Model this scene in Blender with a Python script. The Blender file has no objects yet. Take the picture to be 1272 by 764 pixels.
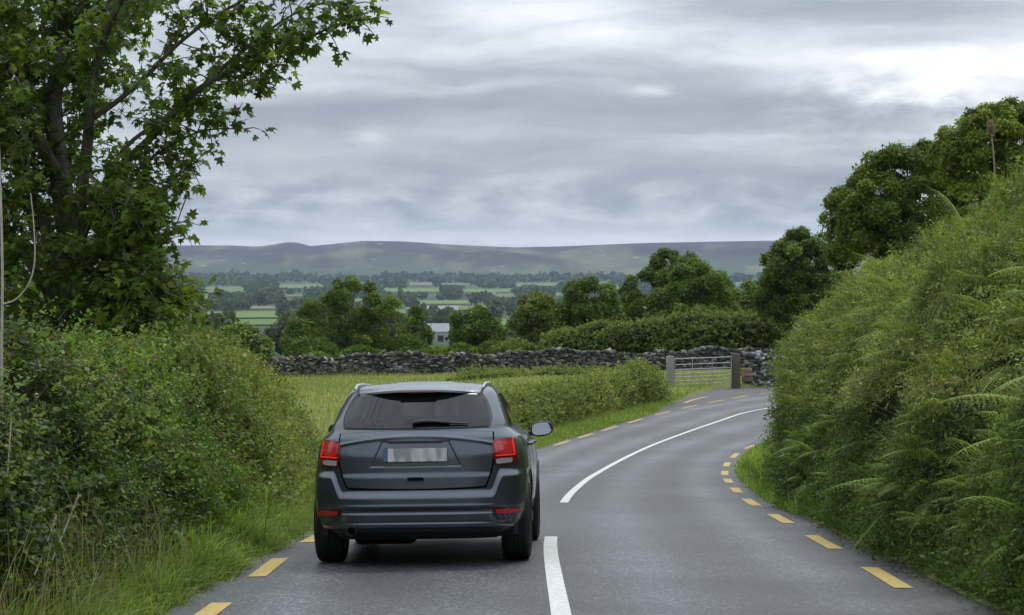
import bpy, bmesh, math, random
import numpy as np
from mathutils import Vector, Matrix
random.seed(7)
rng = np.random.default_rng(11)
S = bpy.context.scene
COL = S.collection
R = math.radians

# ------------------------------------------------------------------ camera
CZ = 1.28                     # the eye of a driver following down the hill
F_PX = 2600.0
PITCH = math.atan(42 / F_PX)
cam = bpy.data.cameras.new('camera')
cam.sensor_width = 36
cam.lens = 36 * F_PX / 1272
cam.clip_start = 0.1
cam.clip_end = 60000
cam_o = bpy.data.objects.new('camera', cam)
cam_o.location = (0, 0, CZ)
cam_o.rotation_euler = (math.pi / 2 - PITCH, 0, 0)
COL.objects.link(cam_o)
S.camera = cam_o

# ------------------------------------------------------------------ light
SUN_EL, SUN_AZ = R(58), R(25)          # azimuth measured from +Y towards +X
W = bpy.data.worlds.new('World')
S.world = W
W.use_nodes = True
nt = W.node_tree
nt.nodes.clear()


class N:
    """small node-graph helper"""
    def __init__(s, tree):
        s.t = tree

    def add(s, kind, **kw):
        n = s.t.nodes.new(kind)
        for k, v in kw.items():
            if k.startswith('i_'):
                n.inputs[k[2:].replace('_', ' ')].default_value = v
            else:
                setattr(n, k, v)
        return n

    def l(s, a, b):
        s.t.links.new(a, b)

    def math(s, op, a, b=None, c=None, clamp=False):
        n = s.t.nodes.new('ShaderNodeMath')
        n.operation = op
        n.use_clamp = clamp
        for i, v in enumerate((a, b, c)):
            if v is None:
                continue
            if isinstance(v, (int, float)):
                n.inputs[i].default_value = v
            else:
                s.t.links.new(v, n.inputs[i])
        return n.outputs[0]

    def mix(s, f, a, b, kind='MIX'):
        n = s.t.nodes.new('ShaderNodeMix')
        n.data_type = 'RGBA'
        n.blend_type = kind
        for i, v in ((0, f), (6, a), (7, b)):
            if isinstance(v, (int, float)):
                n.inputs[i].default_value = v
            elif isinstance(v, (tuple, list)):
                n.inputs[i].default_value = tuple(v) + ((1,) if len(v) == 3 else ())
            else:
                s.t.links.new(v, n.inputs[i])
        return n.outputs[2]

    def ramp(s, f, stops, interp='LINEAR'):
        n = s.t.nodes.new('ShaderNodeValToRGB')
        n.color_ramp.interpolation = interp
        e = n.color_ramp.elements
        while len(e) < len(stops):
            e.new(0.5)
        for i, (p, c) in enumerate(stops):
            e[i].position = p
            if isinstance(c, (int, float)):
                c = (c, c, c)
            e[i].color = tuple(c) + (1,)
        s.t.links.new(f, n.inputs[0])
        return n.outputs[0]

    def noise(s, vec, scale, detail=4, rough=0.5, dist=0.0, dims='3D'):
        n = s.t.nodes.new('ShaderNodeTexNoise')
        n.noise_dimensions = dims
        n.inputs['Scale'].default_value = scale
        n.inputs['Detail'].default_value = detail
        n.inputs['Roughness'].default_value = rough
        n.inputs['Distortion'].default_value = dist
        if vec is not None:
            s.t.links.new(vec, n.inputs['Vector'])
        return n.outputs[0]


g = N(nt)
sky = g.add('ShaderNodeTexSky', sky_type='NISHITA', sun_disc=False)
sky.sun_elevation = SUN_EL
sky.sun_rotation = SUN_AZ
tc = g.add('ShaderNodeTexCoord')
sep = g.add('ShaderNodeSeparateXYZ')
g.l(tc.outputs['Generated'], sep.inputs[0])
dx, dy, dz = sep.outputs
el = g.math('ARCSINE', dz)                       # elevation, radians
az = g.math('ARCTAN2', dx, dy)                   # azimuth from +Y, radians
zc = g.math('MAXIMUM', dz, 0.0)
# cloud coordinates: banks drawn out along the horizon, finer low down
def sky_vec(ka, ke, off):
    c_ = g.add('ShaderNodeCombineXYZ')
    g.l(g.math('MULTIPLY', az, ka), c_.inputs[0])
    g.l(g.math('MULTIPLY', el, ke), c_.inputs[1])
    c_.inputs[2].default_value = off
    return c_.outputs[0]


warp = g.noise(sky_vec(14.0, 30.0, 3.1), 1.0, 3, 0.5)
elw = g.math('MULTIPLY_ADD', g.math('SUBTRACT', warp, 0.5), 0.022, el)
el_keep = el
el = elw
n1 = g.noise(sky_vec(3.0, 44.0, 0.0), 1.0, 4, 0.5, 0.25)
n2 = g.noise(sky_vec(8.5, 62.0, 5.0), 1.0, 6, 0.55, 0.2)
n3 = g.noise(sky_vec(34.0, 78.0, 9.0), 1.0, 6, 0.58, 0.1)
el = el_keep


def blob(a_deg, e_deg, wa, we):
    """soft bell round one direction of the sky"""
    a = g.math('DIVIDE', g.math('SUBTRACT', az, R(a_deg)), R(wa))
    e = g.math('DIVIDE', g.math('SUBTRACT', el, R(e_deg)), R(we))
    d = g.math('ADD', g.math('MULTIPLY', a, a), g.math('MULTIPLY', e, e))
    return g.math('EXPONENT', g.math('MULTIPLY', d, -1.0))


def band(e_deg, we):
    e = g.math('DIVIDE', g.math('SUBTRACT', el, R(e_deg)), R(we))
    return g.math('EXPONENT', g.math('MULTIPLY', g.math('MULTIPLY', e, e), -1.0))


# brightness of the cloud deck
b = g.math('MULTIPLY_ADD', g.math('SUBTRACT', n1, 0.5), 0.85, 0.43)
b = g.math('MULTIPLY_ADD', g.math('SUBTRACT', n2, 0.5), 0.66, b)
puffw = g.math('ADD', g.math('MULTIPLY', band(1.95, 0.65), 1.3), g.math('MULTIPLY', blob(10.5, 4.7, 3.2, 0.9), 1.8))
b = g.math('MULTIPLY_ADD', g.math('MULTIPLY', g.math('SUBTRACT', n3, 0.47), g.math('ADD', puffw, 0.22)), 0.75, b)
b = g.math('MULTIPLY_ADD', band(0.80, 0.38), 0.42, b)
for (a_, e_, wa, we, k) in SKYBLOBS if 'SKYBLOBS' in globals() else (
        (1.0, 7.1, 4.6, 0.85, 0.42), (12.0, 5.7, 5.0, 0.9, 0.50), (12.5, 4.3, 3.0, 0.9, 0.16),
        (3.0, 4.55, 9.0, 0.55, -0.20), (-2.0, 4.0, 9.0, 0.9, -0.06), (9.5, 7.2, 4.5, 0.55, -0.30), (0, 8.3, 14, 0.5, -0.2), (3.7, 4.98, 0.55, 0.17, 0.30), (4.1, 4.9, 0.25, .1, .1), (9.0, 5.0, .35, .3, .14), (9.6, 4.8, .7, .25, .14),
        (-9, 6.0, 5, 2.0, 0.06), (-3.8, 3.7, 0.5, 0.25, 0.10), (7, 2.2, 6, 0.7, -0.07), (11.4, 5.15, .5, .22, .25), (12.3, 5.5, .45, .2, .2), (-3.9, 3.75, .45, .2, .16), (10.4, 6.25, 2.5, .22, -.18)):
    b = g.math('MULTIPLY_ADD', blob(a_, e_, wa, we), k, b)
col = g.ramp(b, [(0.05, (0.215, 0.250, 0.295)), (0.35, (0.36, 0.400, 0.445)),
                 (0.55, (0.53, 0.57, 0.61)), (0.85, (0.86, 0.87, 0.885)), (1.0, (0.95, 0.96, 0.96))])
# an overcast deck is about two to three times brighter overhead than at the horizon
gain = g.math('MULTIPLY_ADD', g.math('SMOOTH_MIN', zc, 1.0, 0.1), 3.0, 1.0)
sc = g.add('ShaderNodeVectorMath', operation='SCALE')
g.l(col, sc.inputs[0])
g.l(g.math('MULTIPLY', gain, 10.0), sc.inputs['Scale'])
mixc = g.mix(0.93, sky.outputs[0], sc.outputs[0])
bg = g.add('ShaderNodeBackground')
bg.inputs['Strength'].default_value = 0.10
g.l(mixc, bg.inputs['Color'])
out = g.add('ShaderNodeOutputWorld')
g.l(bg.outputs[0], out.inputs['Surface'])
W.cycles.sampling_method = 'MANUAL'
W.cycles.sample_map_resolution = 512

sun = bpy.data.lights.new('sun', 'SUN')
sun.energy = 1.4
sun.angle = R(14)
sun.color = (1.0, 0.96, 0.90)
sun_o = bpy.data.objects.new('sun', sun)
sd = Vector((math.sin(SUN_AZ) * math.cos(SUN_EL), math.cos(SUN_AZ) * math.cos(SUN_EL), math.sin(SUN_EL)))
sun_o.rotation_euler = sd.to_track_quat('Z', 'Y').to_euler()
sun_o.location = (20, -10, 60)
COL.objects.link(sun_o)

S.view_settings.view_transform = 'Standard'
S.view_settings.look = 'None'
S.view_settings.gamma = 1
S.view_settings.exposure = 0.0
S.render.engine = 'CYCLES'
S.cycles.use_denoising = True
S.cycles.max_bounces = 6
S.cycles.diffuse_bounces = 3
S.cycles.glossy_bounces = 3
S.cycles.transmission_bounces = 3
S.cycles.transparent_max_bounces = 6
S.cycles.volume_bounces = 0
S.cycles.use_adaptive_sampling = True
S.cycles.adaptive_threshold = 0.02


# ------------------------------------------------------------------ helpers
def tag(o, label=None, cat=None, group=None, kind=None):
    if label:
        o['label'] = label
    if cat:
        o['category'] = cat
    if group:
        o['group'] = group
    if kind:
        o['kind'] = kind
    return o


def empty(name, loc=(0, 0, 0), rot=(0, 0, 0)):
    o = bpy.data.objects.new(name, None)
    o.empty_display_size = 0.2
    o.location = loc
    o.rotation_euler = rot
    COL.objects.link(o)
    return o


def link(name, me, mat=None, parent=None, smooth=False):
    o = bpy.data.objects.new(name, me)
    COL.objects.link(o)
    if mat is not None:
        for m in (mat if isinstance(mat, (list, tuple)) else [mat]):
            me.materials.append(m)
    if parent is not None:
        o.parent = parent
    if smooth:
        me.polygons.foreach_set('use_smooth', [True] * len(me.polygons))
    return o


def np_mesh(name, V, F, tint=None, midx=None):
    """V (n,3); F (m,k) all faces with k corners; tint (n,3) point colours"""
    V = np.asarray(V, dtype=np.float32)
    F = np.asarray(F, dtype=np.int32)
    me = bpy.data.meshes.new(name)
    me.vertices.add(len(V))
    me.vertices.foreach_set('co', V.ravel())
    k = F.shape[1]
    me.loops.add(F.size)
    me.loops.foreach_set('vertex_index', F.ravel())
    me.polygons.add(len(F))
    me.polygons.foreach_set('loop_start', np.arange(0, F.size, k, dtype=np.int32))
    me.polygons.foreach_set('loop_total', np.full(len(F), k, dtype=np.int32))
    if midx is not None:
        me.polygons.foreach_set('material_index', np.asarray(midx, dtype=np.int32))
    if tint is not None:
        a = me.attributes.new('tint', 'FLOAT_COLOR', 'POINT')
        c = np.ones((len(V), 4), dtype=np.float32)
        c[:, :3] = tint
        a.data.foreach_set('color', c.ravel())
    me.update(calc_edges=True)
    me.validate()
    return me


def bm_obj(name, bm, mat=None, parent=None, smooth=False, recalc=True):
    me = bpy.data.meshes.new(name)
    if recalc:
        bmesh.ops.recalc_face_normals(bm, faces=bm.faces[:])
    bm.to_mesh(me)
    bm.free()
    return link(name, me, mat, parent, smooth)


def sharp(o, deg=35):
    o.data.polygons.foreach_set('use_smooth', [True] * len(o.data.polygons))
    o.data.set_sharp_from_angle(angle=R(deg))
    return o


def add_box(bm, c, s, rot=None, bev=0.0):
    r = bmesh.ops.create_cube(bm, size=1.0)
    vs = r['verts']
    M = Matrix.Translation(c) @ (rot.to_4x4() if rot is not None else Matrix.Identity(4)) @ Matrix.Diagonal((s[0], s[1], s[2], 1))
    bmesh.ops.transform(bm, matrix=M, verts=vs)
    if bev > 0:
        es = list({e for v in vs for e in v.link_edges})
        bmesh.ops.bevel(bm, geom=es, offset=bev, segments=2, affect='EDGES', profile=0.5)
    return vs


def tube_arrays(pts, rad, sides=7):
    """a tapering tube along a polyline: returns V, F(quads)"""
    P = np.asarray(pts, dtype=float)
    n = len(P)
    rad = np.broadcast_to(np.asarray(rad, dtype=float), (n,))
    T = np.gradient(P, axis=0)
    T /= np.linalg.norm(T, axis=1)[:, None] + 1e-9
    ref = np.array([0.31, 0.17, 0.93]) if abs(T[0, 2]) < 0.8 else np.array([1.0, 0.1, 0.0])
    U = np.cross(T, ref)
    U /= np.linalg.norm(U, axis=1)[:, None] + 1e-9
    Vv = np.cross(T, U)
    a = np.linspace(0, 2 * math.pi, sides, endpoint=False)
    ring = P[:, None, :] + rad[:, None, None] * (np.cos(a)[None, :, None] * U[:, None, :] + np.sin(a)[None, :, None] * Vv[:, None, :])
    V = ring.reshape(-1, 3)
    i = np.arange(n - 1)[:, None] * sides
    j = np.arange(sides)[None, :]
    j2 = (j + 1) % sides
    F = np.stack([i + j, i + j2, i + sides + j2, i + sides + j], axis=-1).reshape(-1, 4)
    return V, F


class Acc:
    """accumulates same-corner-count geometry"""
    def __init__(s):
        s.V, s.F, s.C, s.n = [], [], [], 0

    def add(s, V, F, C=None):
        s.V.append(np.asarray(V, float))
        s.F.append(np.asarray(F) + s.n)
        s.n += len(V)
        if C is not None:
            C = np.asarray(C, float)
            s.C.append(np.broadcast_to(C, (len(V), 3)) if C.ndim == 1 else C)

    def mesh(s, name):
        return np_mesh(name, np.concatenate(s.V), np.concatenate(s.F), np.concatenate(s.C) if s.C else None)


def hash3(ix, iy, iz, seed=0):
    h = (ix.astype(np.int64) * 374761393 + iy.astype(np.int64) * 668265263 + iz.astype(np.int64) * 2147483647 + seed * 974711) & 0xffffffff
    h = ((h ^ (h >> 13)) * 1274126177) & 0xffffffff
    h = ((h ^ (h >> 16)) * 2246822519) & 0xffffffff
    return ((h ^ (h >> 15)) & 0xffff) / 65535.0


def vnoise(P, scale=1.0, seed=0, octaves=1):
    """value noise -1..1 at points P (n,3)"""
    P = np.asarray(P, float) * scale
    tot = np.zeros(len(P))
    amp, norm = 1.0, 0.0
    for o in range(octaves):
        i = np.floor(P).astype(np.int64)
        f = P - i
        f = f * f * (3 - 2 * f)
        r = 0
        for a in (0, 1):
            for b_ in (0, 1):
                for c in (0, 1):
                    w = (f[:, 0] if a else 1 - f[:, 0]) * (f[:, 1] if b_ else 1 - f[:, 1]) * (f[:, 2] if c else 1 - f[:, 2])
                    r = r + w * hash3(i[:, 0] + a, i[:, 1] + b_, i[:, 2] + c, seed + o * 17)
        tot += amp * (2 * r - 1)
        norm += amp
        amp *= 0.5
        P = P * 2.03 + 11.3
    return tot / norm


def unit(v):
    v = np.asarray(v, float)
    return v / (np.linalg.norm(v, axis=-1, keepdims=True) + 1e-9)


# ------------------------------------------------------------------ the lie of the land
_k = np.array([(-400, 26.6), (-30, 1.94), (0, 0), (40, -2.584)], float)


def _base_profile():
    Y = np.concatenate([np.arange(-400, 120, 0.5), np.geomspace(120, 60000, 900)])
    z = np.where(Y < 40, -0.0646 * Y, -2.584 - 1.227 * (1 - np.exp(-(np.maximum(Y, 40) - 40) / 19.0)))
    ky = np.array([100, 115, 150, 200, 400, 700, 1000, 1500, 2200, 3200, 4500, 5500, 6300, 7300, 8500, 9500, 14000, 60000], float)
    kz = CZ - np.array([0, 5.02, 6.4, 8.6, 16.5, 25.5, 31.5, 36.5, 39.5, 38.0, 30.5, 21, 10, 0, 0, 0, 20, 20], float)
    far = np.interp(Y, ky, kz)
    # smooth the far part in log space
    k = 25
    pad = np.pad(far, k, mode='edge')
    fs = np.convolve(pad, np.ones(2 * k + 1) / (2 * k + 1), mode='valid')
    w = np.clip((Y - 105) / 60, 0, 1)
    w = w * w * (3 - 2 * w)
    return Y, z * (1 - w) + fs * w


_PY, _PZ = _base_profile()


def G(Y):
    return np.interp(Y, _PY, _PZ)


def smooth(a, b_, x):
    t = np.clip((x - a) / (b_ - a), 0, 1)
    return t * t * (3 - 2 * t)


def px_dir(px, py):
    d = Vector(((px - 636) / F_PX, 1.0, -(py - 382) / F_PX))
    c, s_ = math.cos(PITCH), math.sin(PITCH)
    return Vector((d.x, d.y * c + d.z * s_, -d.y * s_ + d.z * c))


def px_ground(px, py):
    """trace a point of the photograph down to the ground profile"""
    d = px_dir(px, py)
    lo, hi = 3.0, 6000.0
    f = lambda t: CZ + d.z * t - float(G(d.y * t))
    ts = np.geomspace(5, 6000, 3000)
    prev = ts[0]
    for t in ts:
        if f(t) < 0:
            lo, hi = prev, t
            break
        prev = t
    for _ in range(40):
        m = (lo + hi) / 2
        if f(m) < 0:
            hi = m
        else:
            lo = m
    return (d.x * lo, d.y * lo)


def px_at(px, py, Y):
    """world point of a photograph pixel at forward distance Y"""
    d = px_dir(px, py)
    t = Y / d.y
    return np.array([d.x * t, Y, CZ + d.z * t])


def catmull(pts, step=0.5):
    P = np.asarray(pts, float)
    P = np.vstack([2 * P[0] - P[1], P, 2 * P[-1] - P[-2]])
    out = []
    for i in range(1, len(P) - 2):
        n = max(2, int(np.linalg.norm(P[i + 1] - P[i]) / step))
        t = np.linspace(0, 1, n, endpoint=False)[:, None]
        p0, p1, p2, p3 = P[i - 1], P[i], P[i + 1], P[i + 2]
        out.append(0.5 * (2 * p1 + (p2 - p0) * t + (2 * p0 - 5 * p1 + 4 * p2 - p3) * t ** 2 + (3 * p1 - p0 - 3 * p2 + p3) * t ** 3))
    out.append(P[-2][None])
    return np.vstack(out)


def resample(P, step):
    d = np.concatenate([[0], np.cumsum(np.linalg.norm(np.diff(P, axis=0), axis=1))])
    n = max(2, int(d[-1] / step))
    s = np.linspace(0, d[-1], n)
    return np.stack([np.interp(s, d, P[:, k]) for k in range(P.shape[1])], 1), s


def relax(P, it):
    P = P.copy()
    for _ in range(it):
        P[1:-1] = 0.25 * P[:-2] + 0.5 * P[1:-1] + 0.25 * P[2:]
    return P


Lp = [(-1.95, -25), (-1.95, -5)] + [px_ground(*q) for q in ((258, 758), (331, 702), (381, 668))] + [(-1.55, 30), (-0.9, 40)] + \
     [px_ground(*q) for q in ((668, 559), (727, 540), (790, 521), (823, 512), (856, 504), (889, 497), (920, 491), (953, 485.5))] + [(16, 94.5), (24, 99), (40, 103), (80, 108)]
Cp = [(0.2, -25), (0.2, -5)] + [px_ground(*q) for q in ((697, 764), (687, 708), (684, 668), (700, 626), (714, 609), (739, 590), (769, 573), (809, 554), (854, 537), (893, 523.6), (938, 510))] + [(12.3, 81.5), (17, 88), (25, 93.5), (41, 98), (80, 103)]
Rp = [(2.6, -25), (2.7, -5)] + [px_ground(*q) for q in ((1172, 752), (1107, 714), (1020, 668), (968, 640), (935, 623), (917, 609), (906, 597), (900, 586), (908, 568), (938, 551))] + [(8.4, 61), (11.5, 69), (17, 77), (26, 84), (42, 90), (80, 96)]
print('L', [tuple(round(float(v), 2) for v in p) for p in Lp])
print('C', [tuple(round(float(v), 2) for v in p) for p in Cp])
print('R', [tuple(round(float(v), 2) for v in p) for p in Rp])
EL = relax(resample(catmull(Lp), 0.5)[0], 30)
EC = relax(resample(catmull(Cp), 0.5)[0], 10)
ER = relax(resample(catmull(Rp), 0.5)[0], 12)


def poly_dist(P, X, Y):
    """distance of points to polyline P and side (+ right of travel)"""
    best = np.full(X.shape, 1e9)
    side = np.zeros(X.shape)
    Q = P[::3]
    for a, c in zip(Q[:-1], Q[1:]):
        e = c - a
        L2 = (e ** 2).sum() + 1e-9
        t = np.clip(((X - a[0]) * e[0] + (Y - a[1]) * e[1]) / L2, 0, 1)
        qx, qy = a[0] + t * e[0], a[1] + t * e[1]
        d = np.hypot(X - qx, Y - qy)
        m = d < best
        best = np.where(m, d, best)
        side = np.where(m, np.sign((X - a[0]) * e[1] - (Y - a[1]) * e[0]), side)
    return best, side


def ridge(X, Y):
    """hills across the valley"""
    xs = (np.array([-4000, 0, 235, 290, 318, 340, 352, 370, 384, 410, 450, 500, 560, 640, 700, 800, 950, 1272, 5000]) - 636) / F_PX * 8500
    ys = np.array([306, 304, 305, 305, 306.5, 304, 301, 301, 306, 303.5, 299.5, 300, 304, 307.5, 306, 302, 299, 300, 306])
    H = (340 - ys) / F_PX * 8500 + 0
    h = np.interp(X * 8500 / np.maximum(Y, 6000), xs, H)
    up = smooth(5300, 8500, Y) ** 1.25
    dn = 1 - 0.5 * smooth(8600, 12000, Y)
    P = np.stack([X, Y, 0 * X], -1).reshape(-1, 3)
    nz = vnoise(P, 1 / 900.0, 3, 4).reshape(X.shape)
    g2 = vnoise(P * np.array([1, 0.4, 1]), 1 / 300.0, 9, 3).reshape(X.shape)
    body = up * dn * h
    mid = up * (1 - up) * 4
    return body + mid * (nz * 62 + g2 * 26) + (up > 0) * 0


APRON = [None]


def in_poly(poly, X, Y):
    ins = np.zeros(X.shape, bool)
    n_ = len(poly)
    for i in range(n_):
        x1, y1 = poly[i]
        x2, y2 = poly[(i + 1) % n_]
        c = ((y1 > Y) != (y2 > Y)) & (X < (x2 - x1) * (Y - y1) / (y2 - y1 + 1e-12) + x1)
        ins ^= c
    return ins


def apron_outline():
    pts = [px_ground(*p_) for p_ in ((800, 521), (826, 503), (856, 489), (884, 480))] + [(9.0, 95.0), (10.4, 94.9), (14, 96.5), (20, 99.5)]
    outer = relax(resample(np.array(pts), 0.4)[0], 4)
    inner = np.array([EL[np.argmin(((EL - p_) ** 2).sum(1))] for p_ in outer])
    return outer, relax(inner, 5)


OUTER, INNER = apron_outline()
APRON_POLY = np.vstack([OUTER, INNER[::-1]])[::2]


def terrain_z(X, Y):
    X = np.asarray(X, float)
    Y = np.asarray(Y, float)
    sh = np.broadcast(X, Y).shape
    if sh == ():
        return float(terrain_z(np.array([float(X)]), np.array([float(Y)]))[0])
    X = np.broadcast_to(X, sh).astype(float)
    Y = np.broadcast_to(Y, sh).astype(float)
    z = G(Y).copy()
    z = z + smooth(5300, 6500, Y) * 0 + np.where(Y > 5200, ridge(X, Y), 0)
    near = (Y < 130) & (Y > -60) & (np.abs(X) < 90)
    if near.any():
        xn, yn = X[near], Y[near]
        dl, sl = poly_dist(EL, xn, yn)
        dr, sr = poly_dist(ER, xn, yn)
        left = (sl < 0)
        right = (sr > 0)
        zz = np.zeros(xn.shape)
        # under the carriageway
        inside = ~left & ~right
        zz = np.where(inside, -0.11, zz)
        ddl = np.where(left, dl, 0)
        ddr = np.where(right, dr, 0)
        # left: low verge, falling gently into the field
        zz = np.where(left, -0.09 + 0.11 * smooth(0.2, 1.0, ddl) - 0.10 * smooth(3, 14, ddl) * smooth(30, 45, yn), zz)
        # right: bank
        bh = 1.1 * smooth(0.6, 3.5, ddr) + 1.2 * smooth(3, 22, ddr)
        fade = 1 - smooth(44, 60, yn) * 0.75
        zz = np.where(right, -0.09 + 0.12 * smooth(0.15, 0.6, ddr) + bh * fade, zz)
        bump = vnoise(np.stack([xn, yn, 0 * xn], -1), 0.35, 5, 3) * 0.05
        zz += np.where(left | right, bump * smooth(0.6, 2, np.maximum(ddl, ddr)), 0)
        ap = in_poly(APRON_POLY, xn, yn)
        zz = np.where(ap, np.minimum(zz, -0.22), zz)
        w = 1 - smooth(110, 130, yn)
        z[near] += zz * w
    return z


# ------------------------------------------------------------------ materials
def mat_new(name):
    m = bpy.data.materials.new(name)
    m.use_nodes = True
    m.node_tree.nodes.clear()
    q = N(m.node_tree)
    o = q.add('ShaderNodeOutputMaterial')
    return m, q, o


def principled(name, base, rough=0.5, metal=0.0, coat=0.0, spec=0.5, emit=None, bump=None, noise_amt=0.0, noise_scale=8.0, coat_rough=0.05):
    m, q, o = mat_new(name)
    p = q.add('ShaderNodeBsdfPrincipled')
    p.inputs['Roughness'].default_value = rough
    p.inputs['Metallic'].default_value = metal
    p.inputs['Coat Weight'].default_value = coat
    p.inputs['Coat Roughness'].default_value = coat_rough
    p.inputs['Specular IOR Level'].default_value = spec
    p.inputs['Base Color'].default_value = tuple(base) + (1,)
    if noise_amt > 0:
        t = q.add('ShaderNodeTexCoord')
        f = q.noise(t.outputs['Object'], noise_scale, 5, 0.6)
        c = q.mix(f, tuple(v * (1 - noise_amt) for v in base), tuple(min(1, v * (1 + noise_amt)) for v in base))
        q.l(c, p.inputs['Base Color'])
    if bump:
        t = q.add('ShaderNodeTexCoord')
        bn = q.add('ShaderNodeBump')
        bn.inputs['Strength'].default_value = bump[1]
        bn.inputs['Distance'].default_value = bump[2]
        q.l(q.noise(t.outputs['Object'], bump[0], 5, 0.6), bn.inputs['Height'])
        q.l(bn.outputs[0], p.inputs['Normal'])
    if emit:
        p.inputs['Emission Color'].default_value = tuple(emit[0]) + (1,)
        p.inputs['Emission Strength'].default_value = emit[1]
    q.l(p.outputs[0], o.inputs[0])
    return m


def leaf_mat(name, rough=0.45, trans=0.35, spec=0.35, gain=1.0):
    m, q, o = mat_new(name)
    a = q.add('ShaderNodeAttribute', attribute_name='tint')
    c = a.outputs['Color']
    p = q.add('ShaderNodeBsdfPrincipled')
    p.inputs['Roughness'].default_value = rough
    p.inputs['Specular IOR Level'].default_value = spec
    q.l(c, p.inputs['Base Color'])
    t = q.add('ShaderNodeBsdfTranslucent')
    tc_ = q.mix(1.0, c, (1.6, 1.62, 0.95), 'MULTIPLY')
    q.l(tc_, t.inputs['Color'])
    mx = q.add('ShaderNodeMixShader')
    mx.inputs[0].default_value = trans
    q.l(p.outputs[0], mx.inputs[1])
    q.l(t.outputs[0], mx.inputs[2])
    q.l(mx.outputs[0], o.inputs[0])
    return m


M_LEAF = leaf_mat('leaf', 0.55, 0.36, 0.18)
M_LEAF_GLOSS = leaf_mat('glossy_leaf', 0.5, 0.36, 0.18)
M_GRASS = leaf_mat('grass_blade', 0.55, 0.36, 0.18)
M_FERN = leaf_mat('fern_leaf', 0.55, 0.36, 0.18)
M_TREE = leaf_mat('tree_leaf', 0.55, 0.32, 0.16)
M_CORE = principled('core_shade_tone', (0.022, 0.026, 0.012), 0.9, spec=0.1, noise_amt=0.5, noise_scale=6)  # dark filler shell; the shade inside the hedges is in its colour
M_BARK = principled('bark', (0.10, 0.088, 0.07), 0.85, spec=0.2, noise_amt=0.45, noise_scale=9, bump=(22, 0.6, 0.02))
M_PALEBARK = principled('pale_bark', (0.42, 0.38, 0.33), 0.8, spec=0.2, noise_amt=0.3, noise_scale=14)


# ground ---------------------------------------------------------------------
def ground_material():
    m, q, o = mat_new('meadow_ground')
    t = q.add('ShaderNodeTexCoord')
    gm = q.add('ShaderNodeNewGeometry')
    pos = gm.outputs['Position']
    sp = q.add('ShaderNodeSeparateXYZ')
    q.l(pos, sp.inputs[0])
    a = q.noise(pos, 0.35, 5, 0.6)
    b1 = q.noise(pos, 6.0, 4, 0.7)
    near = q.mix(a, (0.12, 0.15, 0.04), (0.19, 0.21, 0.07))
    near = q.mix(q.math('MULTIPLY', b1, 0.5), near, (0.10, 0.11, 0.035))
    # valley floor
    vp = q.add('ShaderNodeVectorMath', operation='MULTIPLY')
    q.l(pos, vp.inputs[0])
    vp.inputs[1].default_value = (1, 0.6, 0)
    vn = q.noise(vp.outputs[0], 0.0045, 3, 0.6)
    val = q.ramp(vn, [(0.38, (0.03, 0.05, 0.018)), (0.55, (0.045, 0.075, 0.022)), (0.68, (0.07, 0.11, 0.03))])
    # hills: heather, bracken and grass
    hn = q.noise(pos, 0.0016, 6, 0.62)
    hmap = q.add('ShaderNodeMapping')
    hmap.inputs['Rotation'].default_value = (0, 0, 0.6)
    hmap.inputs['Scale'].default_value = (1.0, 0.22, 0.6)
    q.l(pos, hmap.inputs['Vector'])
    hn2 = q.noise(hmap.outputs[0], 0.0045, 5, 0.6)
    hz = q.math('MULTIPLY_ADD', sp.outputs[2], 1 / 190.0, q.math('MULTIPLY_ADD', q.math('SUBTRACT', hn, 0.5), 1.6, 0.12))
    hill = q.ramp(hz, [(0.0, (0.030, 0.046, 0.016)), (0.22, (0.052, 0.064, 0.027)), (0.42, (0.030, 0.033, 0.020)), (0.60, (0.022, 0.017, 0.016)), (1.0, (0.018, 0.014, 0.014))])
    hill = q.mix(q.math('MULTIPLY', q.ramp(hn2, [(0.50, 0.0), (0.60, 1.0)]), 0.75), hill, (0.125, 0.135, 0.065))
    hn3 = q.noise(pos, 0.011, 3, 0.5)
    hill = q.mix(q.math('MULTIPLY', q.math('GREATER_THAN', hn3, 0.70), 0.8), hill, (0.32, 0.31, 0.28))
    f1 = q.math('MULTIPLY_ADD', sp.outputs[1], 1 / 120.0, -130 / 120.0, clamp=True)
    f2 = q.math('MULTIPLY_ADD', sp.outputs[1], 1 / 900.0, -5300 / 900.0, clamp=True)
    c = q.mix(f1, near, val)
    c = q.mix(f2, c, hill)
    p = q.add('ShaderNodeBsdfPrincipled')
    p.inputs['Roughness'].default_value = 0.9
    p.inputs['Specular IOR Level'].default_value = 0.15
    q.l(c, p.inputs['Base Color'])
    bn = q.add('ShaderNodeBump')
    bn.inputs['Strength'].default_value = 0.5
    bn.inputs['Distance'].default_value = 0.05
    q.l(b1, bn.inputs['Height'])
    q.l(bn.outputs[0], p.inputs['Normal'])
    q.l(p.outputs[0], o.inputs[0])
    return m


def grid_sheet(name, xs2d, ys2d, z2d, mat):
    ny, nx = xs2d.shape
    V = np.stack([xs2d, ys2d, z2d], -1).reshape(-1, 3)
    i = np.arange(ny - 1)[:, None] * nx
    j = np.arange(nx - 1)[None, :]
    F = np.stack([i + j, i + j + 1, i + nx + j + 1, i + nx + j], -1).reshape(-1, 4)
    me = np_mesh(name, V, F)
    return link(name, me, mat, smooth=True)


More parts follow.
